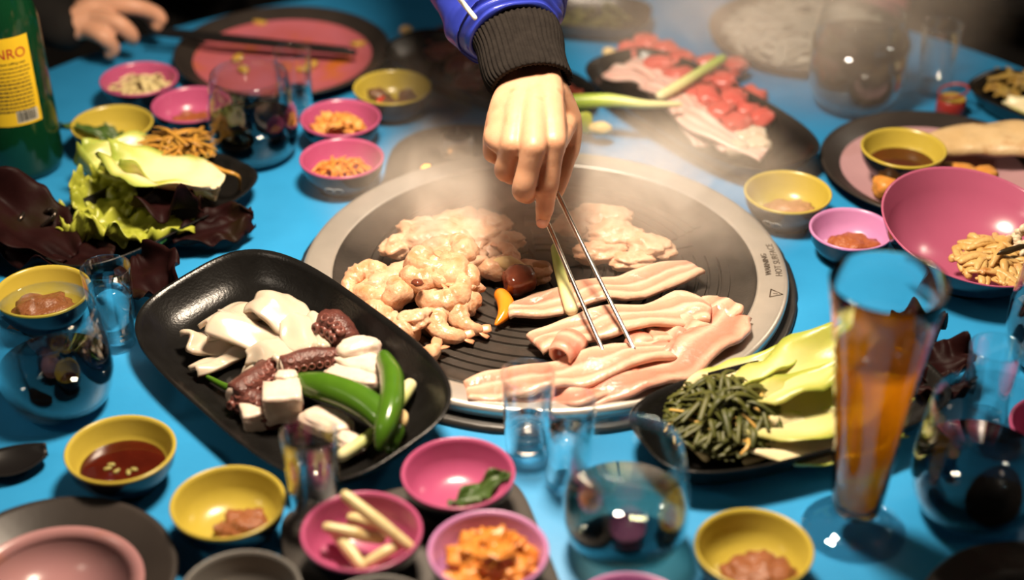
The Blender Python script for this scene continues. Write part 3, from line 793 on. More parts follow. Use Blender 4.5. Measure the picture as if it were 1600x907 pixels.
# pale fish and chicken pieces
pieces = [
 (625,385,.014,(.020,.014,.010),30,'pale piece behind the left shrimp, smoke-veiled'),
 (660,362,.014,(.024,.016,.012),-10,'plump pale piece at the back left of the pan'),
 (715,350,.016,(.026,.018,.013),20,'large pale fillet at the back of the pan left of the hand'),
 (765,352,.012,(.022,.016,.011),-25,'pale fillet piece directly left of the fingers'),
 (760,388,.012,(.024,.018,.012),15,'pale piece between the fingers and the shrimp heap'),
 (560,436,.008,(.013,.016,.010),0,'small white piece at the left wall of the pan'),
 (648,500,.020,(.016,.012,.009),40,'white chunk wedged under the upper shrimp'),
 (615,508,.010,(.010,.014,.010),5,'small rounded white piece inside the shrimp curl'),
 (690,395,.018,(.022,.018,.012),-5,'pale lump under the back shrimp'),
 (905,352,.012,(.024,.016,.011),10,'pale fillet right of the tongs at the back'),
 (960,368,.013,(.028,.018,.012),-8,'wide pale fillet at the back right of the pan'),
 (1010,385,.011,(.026,.016,.010),-18,'rightmost pale fillet at the back of the pan'),
 (935,395,.010,(.024,.014,.009),8,'flat pale fillet in front of the wide one'),
 (985,408,.008,(.022,.012,.008),0,'thin pale strip before the rightmost fillet'),
 (828,425,.008,(.020,.016,.008),-20,'browned flat piece behind the glazed mushroom'),
 (625,440,.012,(.030,.022,.014),20,'broad pale piece filling the left of the seafood heap'),
 (690,450,.014,(.034,.024,.018),-10,'broad pale piece filling the middle of the seafood heap'),
 (715,416,.014,(.030,.022,.016),25,'broad pale piece filling the right of the seafood heap'),
 (680,375,.016,(.034,.022,.015),5,'broad pale fillet behind the seafood heap'),
 (735,370,.018,(.030,.022,.014),-15,'pale fillet behind the right of the seafood heap'),
 (600,455,.010,(.024,.018,.012),35,'pale lump at the left foot of the seafood heap'),
 (785,378,.010,(.020,.014,.010),5,'pale piece just behind the garlic clove'),
 (945,345,.014,(.030,.020,.012),-5,'smoke-veiled fillet at the very back right of the pan'),
]
for i, (x, y, z, r, rz, lab_) in enumerate(pieces):
    obj('meat_piece', blob(r, i+11, 1.9, 0.36, 4), chick_m, loc=at(x, y, PZ+z), rot=R3(0,0,rz), label=lab_, cat='meat', group='pale meat pieces on the grill')
obj('glazed_mushroom', blob((.0165,.014,.0135), 5, 1.6, 0.18, 3, square=0.6), mushroom_m, loc=at(811,439,PZ+0.016), rot=R3(15,0,20), label='glossy dark brown mushroom chunk in the middle of the pan', cat='mushroom')
obj('mushroom_slice', blob((.012,.010,.007), 8, 1.5, 0.25, 3), M('brown_slice', (0.30,0.12,0.04), (0.40,0.18,0.07), scale=60, rough=0.3), loc=at(842,420,PZ+0.010), label='brown mushroom slice behind the dark chunk', cat='mushroom')
g = tube([(0,0,0),(0.004,-0.014,0.001),(0.003,-0.030,0),(-0.004,-0.043,-0.002)], [0.0068,0.0078,0.0062,0.0018], 14, 5)
obj('pepper_piece', g, carrot_m, loc=at(783,462,PZ+0.009), rot=R3(0,0,0), label='shiny orange pepper tip pointing to the front of the pan', cat='pepper')
g = tube([(0,0,0),(0.010,-0.002,0.001),(0.022,-0.006,0)], [0.0055,0.0075,0.004], 12, 4)
obj('garlic_clove', g, garlic_m, loc=at(778,412,PZ+0.020), label='pale garlic clove on the grill above the mushroom chunk', cat='garlic')
g, o = path_sheet([at(872,382,PZ+0.028), at(876,420,PZ+0.020), at(882,455,PZ+0.014), at(893,487,PZ+0.010)], 0.006, 0.002)
g = tube([at(893,484,PZ+0.020)-o, at(884,455,PZ+0.022)-o, at(874,420,PZ+0.024)-o, at(868,388,PZ+0.026)-o], [0.0062,0.0058,0.0052,0.0045], 12, 4)
obj('scallion_piece', g, scal_m, loc=o, label='green and white scallion piece between the tongs arms', cat='scallion')
obj('red_fleck', blob((.006,.005,.003), 3, 1.5, 0.3, 2), mushroom_m, loc=at(652,442,PZ+0.042), label='small dark red fleck on the shrimp heap', cat='pepper')

# ================================================================== food on the octopus tray
TZ = 0.0055
squids = [
 (440,488,.024,.056,.042,-32,.006,'folded white squid piece highest on the tray'),
 (398,520,.020,.074,.040,-16,.008,'broad white squid slice lying across the heap'),
 (340,524,.012,.052,.040,25,.006,'white squid slice at the left end of the heap'),
 (352,560,.007,.056,.018,32,.004,'thin translucent squid strip at the lower left'),
 (430,552,.014,.050,.034,-10,.006,'white squid slice in front of the broad one'),
 (468,518,.018,.046,.032,-60,.005,'white squid strip beside the dark tentacle'),
 (494,522,.016,.044,.020,-70,.004,'upright pale squid sliver next to the tentacle end'),
 (458,558,.018,.032,.030,15,.006,'yellowish squid piece in front of the heap'),
 (408,575,.008,.040,.028,60,.005,'small squid piece under the front of the heap'),
 (375,498,.016,.060,.036,22,.007,'white squid slice behind the left end of the heap'),
 (415,520,.008,.070,.050,-20,.004,'flat squid sheet at the bottom of the heap'),
]
for i, (x, y, z, L, Wd, rz, arch, lab_) in enumerate(squids):
    def fn(u, v, L=L, Wd=Wd, arch=arch, i=i):
        e = (0.75+0.25*math.sin(math.pi*u))*(1+0.35*noise.noise(Vector((u*3, i*2.3, 1))))
        l = L*(1+0.25*noise.noise(Vector((v*2.5, i*1.7, 5))))
        return ((u-0.5)*l, (v-0.5)*Wd*e, arch*(math.sin(math.pi*v)-0.5)+arch*0.9*math.sin(u*math.pi*1.5+i*1.3)+0.006*noise.noise(Vector((u*2.0, v*2.0, i))))
    obj('squid_slice', sheet(fn, 24, 16, 0.0050, 0.9), squid_m, loc=att(x, y, TZ+z), rot=R3(0,0,rz), label=lab_, cat='squid', group='raw squid slices on the tray')

def tentacle(px, py, z, L, r0, r1, rz, bend, label, seed):
    t = empty('octopus_tentacle', att(px, py, TZ+z), R3(0,0,rz), label=label, cat='octopus', group='octopus pieces on the tray')
    pts = [((u-0.5)*L, bend*math.sin(math.pi*u), 0.003*math.sin(u*5)) for u in (0,.25,.5,.75,1)]
    rad = [r0+(r1-r0)*u for u in (0,.25,.5,.75,1)]
    obj('skin', tube(pts, rad, 16, 5, cap=0.3, rfun=lambda u, a: 1+0.10*noise.noise(Vector((u*9, a*1.2, seed)))), octo_d, t)
    obj('cut_face', lathe([(0,0.0012),(rad[0]*0.78,0.0008),(rad[0]*0.82,-0.002)], 18), octo_w, t, loc=Vector(pts[0])+Vector((-rad[0]*0.25,0,0)), rot=R3(0,-90,0))
    g = G(); n = int(L/0.0065)
    for row in (-1, 1):
        for k in range(n):
            u = (k+0.5+0.25*row)/n; x = (u-0.5)*L; y = bend*math.sin(math.pi*u); r = r0+(r1-r0)*u
            a = math.radians(-52+row*24)     # the suckers run along the front of the arm
            c = Vector((x, y+math.sin(a)*r*0.98, math.cos(a)*r*0.98))
            q = Vector((0, math.sin(a), math.cos(a))).to_track_quat('Z', 'Y').to_matrix().to_4x4()
            s = r*0.36
            g.add(lathe([(0,s*0.1),(s*0.45,s*0.15),(s*0.6,s*0.55),(s*0.9,s*0.5),(s*1.05,0),(s*1.0,-s*0.4)], 9), Matrix.Translation(c) @ q)
    g.uv = []
    obj('suckers', g, octo_s, t, kind='stuff')
    return t
tentacle(507,566,.016,.066,.0105,.0085,14,.003,'dark purple tentacle with rows of suckers beside the squid',1)
tentacle(527,520,.016,.030,.0135,.012,-50,.003,'short dark tentacle stub at the back of the heap',2)
tentacle(398,590,.013,.055,.0125,.011,68,-.006,'dark sucker-covered tentacle at the lower left of the heap',3)
tentacle(402,640,.010,.040,.012,.010,-35,.004,'tentacle chunk at the near edge of the tray',4)
chunks = [
 (442,628,.017,(.015,.013,.013),8,.95,'square pale octopus chunk nearest the camera'),
 (447,590,.026,(.008,.006,.005),0,.3,'small rounded octopus bit on top of the square chunk'),
 (512,662,.010,(.020,.012,.008),-30,.3,'pale octopus slice beside the near shot glass'),
 (556,590,.012,(.024,.012,.006),-20,.3,'flat pale octopus slice behind the long chilli'),
 (570,570,.013,(.024,.011,.006),-25,.3,'upper flat octopus slice in the pair behind the chilli'),
 (560,548,.016,(.016,.010,.009),20,.3,'frilled octopus piece near the right rim'),
 (404,650,.009,(.013,.010,.009),20,.9,'pale octopus chunk at the left front of the heap'),
 (545,690,.008,(.014,.008,.006),-40,.3,'octopus sliver next to the scallion root'),
]
for i, (x, y, z, r, rz, sq, lab_) in enumerate(chunks):
    t = empty('octopus_chunk', att(x, y, TZ+z), R3(0,0,rz), label=lab_, cat='octopus', group='octopus pieces on the tray')
    r = tuple(q*1.22 for q in r)
    obj('flesh', blob(r, i+30, 1.5, 0.22*(1-0.6*sq), 4, square=sq), octo_w, t)
    obj('skin', blob((r[0]*0.92, r[1]*0.92, r[2]*0.8), i+60, 2.0, 0.2, 3, square=sq), octo_d, t, loc=(0.001,r[1]*0.12,-r[2]*0.32))

def chili(pts, rad, label, stem=None):
    P_ = [att(x, y, TZ+z) for x, y, z in pts]; o = P_[0].copy()
    t = empty('green_chilli', o, label=label, cat='chilli', group='green chillies on the tray')
    obj('pod', tube([p-o for p in P_], rad, 16, 6, rfun=lambda u, a: 1+0.05*math.cos(3*a+u*2)), chili_m, t)
    if stem:
        obj('stem', tube([att(x, y, TZ+z)-o for x, y, z in stem], [0.0032,0.0022,0.0026], 8, 4), stem_m, t)
    return t
chili([(470,600,.016),(510,606,.026),(560,625,.028),(598,655,.026),(612,690,.022)], [.009,.0118,.0125,.0115,.005], 'long thick green chilli lying across the tray', stem=[(470,600,.016),(430,596,.010),(405,590,.008)])
chili([(600,560,.024),(613,590,.034),(612,630,.040),(602,668,.038),(594,698,.030)], [.007,.0098,.0098,.0085,.004], 'green chilli hanging down the right side over the long one')
chili([(622,650,.012),(618,675,.014),(610,703,.014)], [.006,.0075,.004], 'green chilli tip peeking out beneath the others')
chili([(375,612,.006),(350,603,.007),(322,588,.006)], [.0045,.003,.0018], 'thin curved green chilli end at the left of the octopus')
def bar(name, m, pts, rad, label, cat, zb=0.0, group=None, pos=at):
    P_ = [pos(x, y, zb+z) for x, y, z in pts]; o = P_[0].copy()
    return obj(name, tube([p-o for p in P_], rad, 12, 5), m, loc=o, label=label, cat=cat, group=group)
bar('scallion_stalk', scal_m, [(535,712,.008),(565,692,.010),(595,668,.012)], [.0055,.0055,.005], 'white scallion root end beside the near shot glass', 'scallion', TZ, pos=att)
bar('scallion_stalk', scal_m, [(640,603,.012),(628,622,.012),(612,645,.012)], [.006,.006,.005], 'pale scallion piece behind the hanging chilli', 'scallion', TZ, pos=att)
obj('garlic_clove', blob((.007,.010,.0065), 4, 1.2, 0.12, 3), garlic_m, loc=att(625,655,TZ+0.016), label='garlic clove next to the hanging green chilli', cat='garlic')

# ================================================================== raw meat tray in the smoke
ORD = ('first second third fourth fifth sixth seventh eighth ninth tenth eleventh twelfth thirteenth fourteenth fifteenth sixteenth seventeenth eighteenth').split()
beefs = [(985,82,.016),(1010,68,.018),(1040,78,.020),(1030,100,.022),(1062,92,.018),(1110,100,.020),(1090,125,.024),(1130,128,.022),(1150,105,.014),(1105,150,.026),(1145,155,.024),(1165,175,.020),(1125,175,.026),(1185,185,.016),(1150,192,.022),(1080,150,.02),(1060,120,.02),(1175,150,.016)]
for i, (x, y, z) in enumerate(beefs):
    r = (.016+.005*random.random(), .013+.004*random.random(), .010)
    obj('beef_piece', blob(r, i+80, 1.8, 0.35, 3, square=0.3), beef_m, loc=at(x, y, z+0.004), rot=R3(0,0,random.uniform(0,180)), label='raw red beef piece on the smoky tray, '+ORD[sorted(beefs, key=lambda q: (q[1], q[0])).index((x, y, z))]+' counted from the far end', cat='meat', group='raw beef pieces')
bl = [([(950,110,.010),(1010,125,.014),(1060,165,.014),(1100,225,.012)], 'pale pork belly strip on the outer side of the raw meat tray'),
      ([(985,98,.016),(1040,118,.020),(1085,170,.020),(1150,232,.014)], 'pale pork belly strip in the middle of the raw meat tray'),
      ([(1010,130,.020),(1060,160,.024),(1100,200,.022),(1195,240,.012)], 'pale pork belly strip nearest the beef, reaching the front of its tray')]
for i, (pts, lab_) in enumerate(bl):
    g, o = path_sheet([at(x, y, z+0.005) for x, y, z in pts], 0.034, 0.006, 0.003, 2, seed=i+20)
    obj('pork_slice', g, belly_m, loc=o, label=lab_, cat='meat', group='raw pork belly on the far tray')
for i, (x, y) in enumerate(((1160,215),(1185,225),(1150,232),(1180,210))):
    obj('fat_piece', blob((.014,.012,.008), i+120, 1.6, 0.3, 3), squid_m, loc=at(x, y, 0.018), label='white fat piece at the front end of the raw meat tray, '+('leftmost','nearest the camera right','nearest the pork strips','topmost')[i], cat='meat', group='white fat pieces on the raw meat tray')
bar('scallion_stalk', scal_m, [(1032,150,.040),(1075,125,.042),(1128,92,.040)], [.0055,.006,.0055], 'yellow-green scallion stick lying across the raw beef', 'scallion')
bar('scallion_stalk', scal_m, [(1062,163,.045),(1010,163,.05),(950,157,.05),(885,160,.045)], [.0028,.0045,.0075,.0085], 'long green scallion stalk beside the gripping hand', 'scallion')
obj('garlic_clove', blob((.013,.008,.007), 9, 1.2, 0.15, 3), garlic_m, loc=at(938,200,.022), label='garlic clove in the dark tray right of the gripping hand', cat='garlic')
obj('garlic_clove', blob((.008,.008,.006), 10, 1.2, 0.15, 3), garlic_m, loc=at(952,82,.018), label='small garlic clove at the far end of the raw meat tray', cat='garlic')
obj('pepper_piece', blob((.010,.006,.014), 12, 1.2, 0.2, 3, square=0.3), M('pale_green_pepper', (0.36,0.42,0.05), (0.44,0.48,0.08), scale=40, rough=0.3), loc=at(912,192,.025), label='pale green pepper chunk right beside the thumb', cat='pepper')
# marinated meat in the dark tray
for i, (x, y, z) in enumerate(((660,60,.012),(690,80,.014),(720,100,.016),(700,55,.012),(740,85,.014),(760,120,.014),(790,130,.012),(730,130,.01),(820,150,.01),(870,140,.012),(900,150,.010))):
    obj('marinated_slice', blob((.022,.016,.008), i+140, 1.6, 0.35, 3), marin_m, loc=at(x, y, z+0.003), rot=R3(0,0,i*37), label='dark red marinated meat slice behind the hand, '+ORD[sorted((660,690,720,700,740,760,790,730,820,870,900)).index(x)]+' from the left', cat='meat', group='marinated meat slices')
obj('garlic_clove', blob((.008,.007,.006), 14, 1.2, 0.15, 3), garlic_m, loc=at(634,47,.024), label='garlic clove at the far left end of the marinated meat tray', cat='garlic')
g = G(); rn = random.Random(5)
for k in range(30):
    a = rn.uniform(0, 6.28); r = 0.035*math.sqrt(rn.random()); g.add(tube([(r*math.cos(a), r*math.sin(a)*0.6, 0.004+0.012*rn.random()), (r*math.cos(a)+rn.uniform(-.02,.02), r*math.sin(a)*0.6+rn.uniform(-.015,.015), 0.010+0.012*rn.random()), (r*math.cos(a)+rn.uniform(-.03,.03), r*math.sin(a)*0.6+rn.uniform(-.02,.02), 0.006)], [.002,.003,.0015], 6, 2, flat=0.4))
g.uv = []
obj('seasoned_greens', g, dgreen_m, loc=Vector((TH[0].x, TH[0].y, 0.005)), label='green vegetables heaped in the small far tray', cat='vegetables', kind='stuff')

# ================================================================== food in the small bowls
def in_bowl(key, dx=0, dy=0, z=0.0075):
    p, s = BOWLS[key]; return Vector((p.x+dx*s, p.y+dy*s, p.z+z*s))
def paste(key, m, label, dx=0.0, dy=-0.004, r=0.026, h=0.012, seed=0):
    g = blob((r, r*0.85, h), seed+200, 2.2, 0.38, 4, flat=0.35)
    obj('paste', g, m, loc=in_bowl(key, dx, dy, 0.0125), sc=0.945, label=label, cat='sauce')
paste('paste_tl', redp_m, 'red-brown paste in the far left pink bowl', 0, -0.002, 0.026, 0.009, 1)
paste('paste_r', tan_m, 'tan paste in the lone yellow bowl right of the stove', 0.002, -0.005, 0.026, 0.009, 2)
paste('paste_lilac', redp_m, 'chunky red-brown paste in the lilac bowl', 0.004, -0.006, 0.028, 0.011, 3)
paste('paste_left', paste_m, 'brown paste in the yellow bowl at the left edge', 0.0, -0.004, 0.031, 0.012, 4)
paste('paste_bl', paste_m, 'dab of brown paste to one side of the front yellow bowl', 0.012, -0.006, 0.021, 0.012, 5)
paste('paste_br', paste_m, 'lumpy brown bean paste in the front right yellow bowl', 0.006, -0.010, 0.027, 0.014, 6)
def pool(key, m, label, lv=0.0165, r=0.0352):
    g = lathe([(0,0.0072-0.0165+lv*0),( r*0.6,-0.006),(r*0.98,-0.0012),(r,0.0),(r-0.002,-0.0003),(0,-0.0004)], 48)
    obj('dipping_sauce', g, m, loc=in_bowl(key, 0, 0, lv), sc=0.945, label=label, cat='sauce')
pool('soy', soy_m, 'dark soy sauce pooled in the bowl on the fritter plate')
pool('redsauce', reds_m, 'dark red dipping sauce in the left yellow bowl')
for i, (dx, dy) in enumerate(((-.010,.002),(-.004,-.006),(.006,-.008),(.010,-.004),(-.012,-.003))):
    obj('chive_bit', blob((.0035,.002,.001), i, 1.3, 0.3, 2), M('chive', (0.35,0.30,0.10), (0.2,0.2,0.04), scale=200, rough=0.4), loc=in_bowl('redsauce', dx, dy, 0.0169), rot=R3(0,0,i*50), label='chopped herb bit on the dark red dipping sauce, '+ORD[sorted((-.010,-.004,.006,.010,-.012)).index(dx)]+' from the left', cat='garnish', group='herb bits on the red sauce')
def strands(n, R, zt, rad, seed, L=0.03, flat=0.7, zb=0.003):
    g = G(); rn = random.Random(seed)
    for k in range(n):
        a = rn.uniform(0, 6.283); r = R*math.sqrt(rn.random()); x, y = r*math.cos(a), r*math.sin(a)
        top = zb+zt*(1-(r/R)**2*0.7)*rn.uniform(0.4, 1.0)
        b = rn.uniform(0, 6.283); l = L*rn.uniform(0.5, 1.0)
        def cl(qx, qy, z):
            d = math.hypot(qx, qy); f = min(1, R*1.08/d) if d > 0 else 1; return (qx*f, qy*f, z)
        g.add(tube([cl(x-math.cos(b)*l*.5, y-math.sin(b)*l*.5, top*0.8), cl(x+rn.uniform(-.004,.004), y+rn.uniform(-.004,.004), top), cl(x+math.cos(b)*l*.5, y+math.sin(b)*l*.5, top*0.75)], [rad*rn.uniform(.6,1), rad*rn.uniform(.8,1.2), rad*rn.uniform(.4,.9)], 7, 3, flat=flat))
    g.uv = []
    return g
def lumps(n, R, zt, size, seed, zb=0.004, sq=0.3):
    g = G(); rn = random.Random(seed)
    for k in range(n):
        a = rn.uniform(0, 6.283); r = R*math.sqrt(rn.random())
        z = zb+zt*(1-(r/R)**2*0.8)*rn.uniform(0.3, 1)
        s = size*rn.uniform(0.7, 1.25)
        g.add(blob((s*rn.uniform(.8,1.5), s, s*rn.uniform(.3,.55)), k+seed*10, 2.0, 0.75, 3, square=sq), TRS((r*math.cos(a), r*math.sin(a), z), (rn.uniform(-.6,.6), rn.uniform(-.6,.6), rn.uniform(0,6))))
    g.uv = []
    return g
obj('bean_sprouts', strands(46, 0.034, 0.020, 0.0026, 1, 0.045), sprout_m, loc=in_bowl('sprout', 0, 0, 0.012), label='heap of pale bean sprouts in the far left pink bowl', cat='vegetables', kind='stuff')
obj('shredded_radish', strands(60, 0.028, 0.020, 0.0016, 2, 0.035), orange_m, loc=in_bowl('shred', 0, 0, 0.009), label='orange shredded radish in the pink bowl near the stove', cat='vegetables', kind='stuff')
obj('cabbage_kimchi', lumps(26, 0.026, 0.020, 0.0075, 3), kimchi_m, loc=in_bowl('kimchi_top', 0, 0, 0.010), label='cabbage kimchi heaped in the pink bowl by the mushrooms', cat='kimchi', kind='stuff')
obj('radish_kimchi', lumps(34, 0.029, 0.024, 0.0085, 4), orange_m, loc=in_bowl('kimchi_bot', 0, 0, 0.010), label='orange radish kimchi heaped in the front lilac bowl', cat='kimchi', kind='stuff')
obj('side_dish', lumps(14, 0.020, 0.012, 0.007, 6), M('brown_side', (0.26,0.12,0.03), (0.36,0.19,0.06), scale=60, rough=0.35), loc=in_bowl('grey_l', 0, 0.0, 0.010), label='brown side dish in the plain grey bowl', cat='vegetables', kind='stuff')
mm_ = M('dark_mushroom', (0.11,0.05,0.022), (0.20,0.10,0.05), scale=60, rough=0.3, bump=0.3)
for i, (dx, dy, z, m, lab_) in enumerate(((-.016,.004,.021,mm_,'dark mushroom piece at the left of the yellow mushroom bowl'),(.016,.002,.022,mm_,'dark mushroom piece at the right of the yellow mushroom bowl'),(-.004,-.010,.017,mm_,'mushroom piece at the front of the yellow mushroom bowl'),(.014,-.012,.017,mm_,'small mushroom piece at the front right of the yellow mushroom bowl'),(-.014,-.010,.021,M('red_pepper',(0.50,0.03,0.015),rough=0.2),'red pepper strip in the yellow mushroom bowl'))):
    obj('mushroom_piece' if i < 4 else 'pepper_piece', blob((.013,.009,.008) if i < 4 else (.008,.004,.004), i+210, 1.7, 0.35, 3), m, loc=in_bowl('mush', dx, dy, z), rot=R3(10,20,i*60), label=lab_, cat='mushroom' if i < 4 else 'pepper')
# radish sticks
for i, (x0, y0, z0, x1, y1, z1, lab_) in enumerate(((540,775,.046,640,855,.022,'longest radish stick leaning out over the far rim of its bowl'),(512,825,.030,595,843,.020,'radish stick lying level at the left of the pink bowl'),(522,830,.022,565,885,.016,'radish stick pointing to the camera in the pink bowl'),(550,810,.020,600,822,.016,'radish stick half under the longest one'),(575,880,.016,630,848,.020,'radish stick at the front right of the pink bowl'))):
    bar('radish_stick', sprout_m, [(x0,y0,z0),((x0+x1)/2,(y0+y1)/2,(z0+z1)/2+.001),(x1,y1,z1)], [.0042,.0050,.0040], lab_, 'radish', SL, 'radish sticks')
# leaves
obj('herb_leaf', leaf_g(0.045,0.024,0.2,0.1,0.010,3), herb_m, loc=in_bowl('leaf_pink', 0.000, -0.020, 0.015), rot=R3(0,-16,26), label='dark green leaf lying in the near pink bowl', cat='leaf')
obj('herb_leaf', leaf_g(0.036,0.018,0.2,0.1,0.010,8), herb_m, loc=in_bowl('leaf_pink', -0.008, -0.014, 0.016), rot=R3(0,0,-15), label='smaller dark green leaf beside the other in the near pink bowl', cat='leaf')
obj('herb_leaf', leaf_g(0.070,0.024,0.15,-0.1,0.010,4), herb_m, loc=in_bowl('leafy', 0.014, -0.014, 0.020), rot=R3(5,-14,168), label='serrated green herb leaf hanging out of the yellow bowl', cat='leaf')
obj('herb_leaf', leaf_g(0.040,0.020,0.2,0.1,0.010,5), herb_m, loc=in_bowl('leafy', 0.016, -0.012, 0.012), rot=R3(0,-5,140), label='second green herb leaf lying inside the yellow bowl', cat='leaf')

# ================================================================== left tray of leaves
def leaf(px, py, z, L, Wd, rot, m, label, cup=0.25, lift=0.1, ruffle=0.0, seed=0, name='cabbage_leaf', **k):
    return obj(name, leaf_g(L, Wd, cup, lift, ruffle, seed, **k), m, loc=at(px, py, z), rot=R3(*rot), label=label, cat='leaf')
leaf(340,294,.042,.118,.104,(12,0,166),cab_m,'large white cabbage leaf on top of the left tray',0.16,0.06,0.012,1,thick=0.003)
leaf(308,266,.026,.118,.095,(0,2,178),cab_m,'cabbage leaf farther back under the large white one',0.2,0.05,0.012,2,thick=0.003)
leaf(335,312,.026,.100,.070,(22,-4,165),cab_m,'small curved cabbage leaf at the right front of the left tray',0.3,0.04,0.012,3,thick=0.003)
leaf(272,348,.010,.110,.085,(8,0,188),let_m,'frilly green lettuce leaf at the left end of the left tray',0.10,0.02,0.020,4,'lettuce_leaf',nu=64,nv=34,rf=13)
leaf(305,360,.014,.125,.070,(14,-2,188),let_m,'frilly green lettuce leaf along the front of the left tray',0.15,0.03,0.020,5,'lettuce_leaf',nu=64,nv=34,rf=13)
leaf(185,350,.010,.070,.065,(0,-14,125),let_m,'upright green lettuce leaf at the far end of the left tray',0.2,0.06,0.020,6,'lettuce_leaf',nu=60,nv=32,rf=12)
leaf(270,378,.015,.080,.045,(10,0,25),red_let,'dark lettuce tip pointing right from under the left tray leaves',0.2,0.1,0.020,7,'lettuce_leaf',nu=24,nv=16)
leaf(205,318,.036,.070,.045,(0,0,-10),red_let,'dark red lettuce leaf between the cabbage and the green frills',0.3,0.05,0.02,8,'lettuce_leaf',nu=24,nv=16)
leaf(215,400,.028,.075,.060,(15,10,-60),red_let,'dark red lettuce leaf drooping over the corner of the octopus tray',0.35,0.0,0.018,9,'lettuce_leaf',nu=26,nv=18)
leaf(112,405,.014,.115,.080,(0,-12,150),red_let,'large dark red lettuce leaf standing at the left edge',0.25,0.22,0.018,10,'lettuce_leaf',nu=30,nv=20)
leaf(175,405,.012,.120,.070,(0,0,175),red_let,'dark red lettuce leaf lying between the left trays',0.2,0.06,0.018,11,'lettuce_leaf',nu=28,nv=18)
g = strands(80, 0.036, 0.026, 0.0022, 9, 0.050, 0.35, 0.0)
obj('seasoned_herbs', g, M('seasoned_herb', (0.34,0.20,0.03), (0.50,0.24,0.04), (0.10,0.12,0.015), scale=45, rough=0.3), loc=at(278,240,.030), rot=R3(0,4,-8), label='orange seasoned herb strands at the far end of the left tray', cat='vegetables', kind='stuff')
bar('herb_sprig', M('seasoned_herb'), [(325,255,.045),(345,266,.040),(372,276,.034),(374,300,.004)], [.002,.0026,.0018,.0008], 'thin herb stem dangling off the right end of the left tray', 'vegetables')
# wire loops of a pair of serving tongs on the left tray
wire_m = M('dark_wire', (0.10,0.08,0.065), rough=0.25, metal=0.9)
st = empty('serving_tongs', at(20,355,.02), label='dark wire tongs handles sticking up at the left edge', cat='tongs')
for pts in ([(0,352,.020),(28,322,.036),(40,322,.038),(30,344,.036),(0,362,.02)], [(58,345,.026),(74,330,.040),(85,328,.042),(84,338,.040),(66,354,.03)]):
    o = st.location
    obj('wire_loop', tube([at(x, y, z)-o for x, y, z in pts], 0.0022, 8, 6), wire_m, st)

# ================================================================== right tray
leaf(1130,640,.030,.155,.075,(-10,-4,26),cab2_m,'long yellow-green cabbage leaf at the back of the right tray',0.22,0.06,0.014,21,thick=0.003)
leaf(1140,668,.026,.150,.080,(4,0,14),cab2_m,'broad yellow-green cabbage leaf in the middle of the right tray',0.2,0.03,0.014,22,thick=0.003)
leaf(1165,698,.020,.125,.060,(12,2,6),cab_m,'pale cabbage leaf along the front rim of the right tray',0.2,0.02,0.010,23,thick=0.003)
leaf(1075,625,.030,.110,.050,(-15,0,30),cab_m,'white cabbage rib showing behind the seasoned greens',0.2,0.02,0.006,24,thick=0.003)
leaf(1395,545,.022,.060,.050,(0,-6,40),red_let,'dark red lettuce leaf at the back right of the right tray',0.3,0.05,0.018,25,'lettuce_leaf',nu=26,nv=18)
leaf(1415,575,.020,.055,.050,(10,-4,-5),red_let,'dark red lettuce leaf behind the beer glass',0.3,0.05,0.018,26,'lettuce_leaf',nu=26,nv=18)
leaf(1425,605,.018,.050,.040,(0,-5,-20),red_let,'small dark red lettuce leaf at the right end of the right tray',0.3,0.05,0.018,27,'lettuce_leaf',nu=24,nv=16)
g = strands(300, 0.044, 0.048, 0.0026, 12, 0.046, 0.35, 0.0)
obj('seasoned_greens', g, dgreen_m, loc=at(1130,672,.010), label='mound of dark seasoned greens on the right tray', cat='vegetables', kind='stuff')
g = strands(20, 0.044, 0.047, 0.0017, 13, 0.05, 0.6, 0.0)
obj('sprout_strands', g, M('yellow_sprout', (0.55,0.40,0.12), (0.62,0.34,0.08), scale=40, rough=0.3), loc=at(1126,674,.0115), label='yellow sprout strands mixed through the dark seasoned greens', cat='vegetables', kind='stuff')
bar('radish_stick', sprout_m, [(1060,678,.014),(1085,697,.014),(1103,716,.012)], [.0035,.0042,.0035], 'pale stick at the front of the seasoned greens', 'radish')
bar('cabbage_rib', sprout_m, [(1165,722,.010),(1200,708,.012),(1222,680,.016)], [.003,.0042,.003], 'curved pale rib at the right foot of the seasoned greens', 'vegetables')

# ================================================================== fritter plate, big bowl
fl = at(1520,232,.022)
def fish(u, v):
    s = 2*v-1; w = 0.040*(0.5+0.5*u)*(1-0.3*abs(u-0.5))
    return ((u-0.5)*0.115, s*w+0.010*math.sin(u*4), 0.008*(1-s*s)+0.014*u*u+0.004*noise.noise(Vector((u*5, s*2, 2))))
obj('fried_fish', sheet(fish, 22, 14, 0.010), fish_m, loc=fl, rot=R3(0,0,4), label='golden fried fish fillet on the pale pink plate', cat='fish')
for i, (x, y, r, rz, lab_) in enumerate(((1392,292,(.020,.014,.011),12,'browned fried tofu cube at the left of the pale plate'),(1498,272,(.021,.014,.011),-8,'browned fried tofu piece behind the slanted pink bowl'),(1535,276,(.016,.012,.010),10,'darker fried tofu end beside the fish'))):
    obj('fried_tofu', blob(r, i+230, 1.6, 0.2, 3, square=0.55), toast_m, loc=at(x, y, .020), rot=R3(0,0,rz), label=lab_, cat='tofu')
fc = BB+Vector((0.022,-0.024,0.023))
obj('fried_strips', strands(110, 0.040, 0.026, 0.0042, 31, 0.040, 0.6, 0.0), fried_m, loc=fc, label='heap of golden fried strips in the big slanted bowl', cat='fried food', kind='stuff')
obj('dried_chili', blob((.016,.003,.003), 3, 1.5, 0.3, 3), M('dark_pod', (0.03,0.02,0.008), rough=0.3), loc=fc+Vector((0.004,-0.012,0.027)), rot=R3(0,-10,15), label='dark pod lying on the fried strips', cat='pepper')
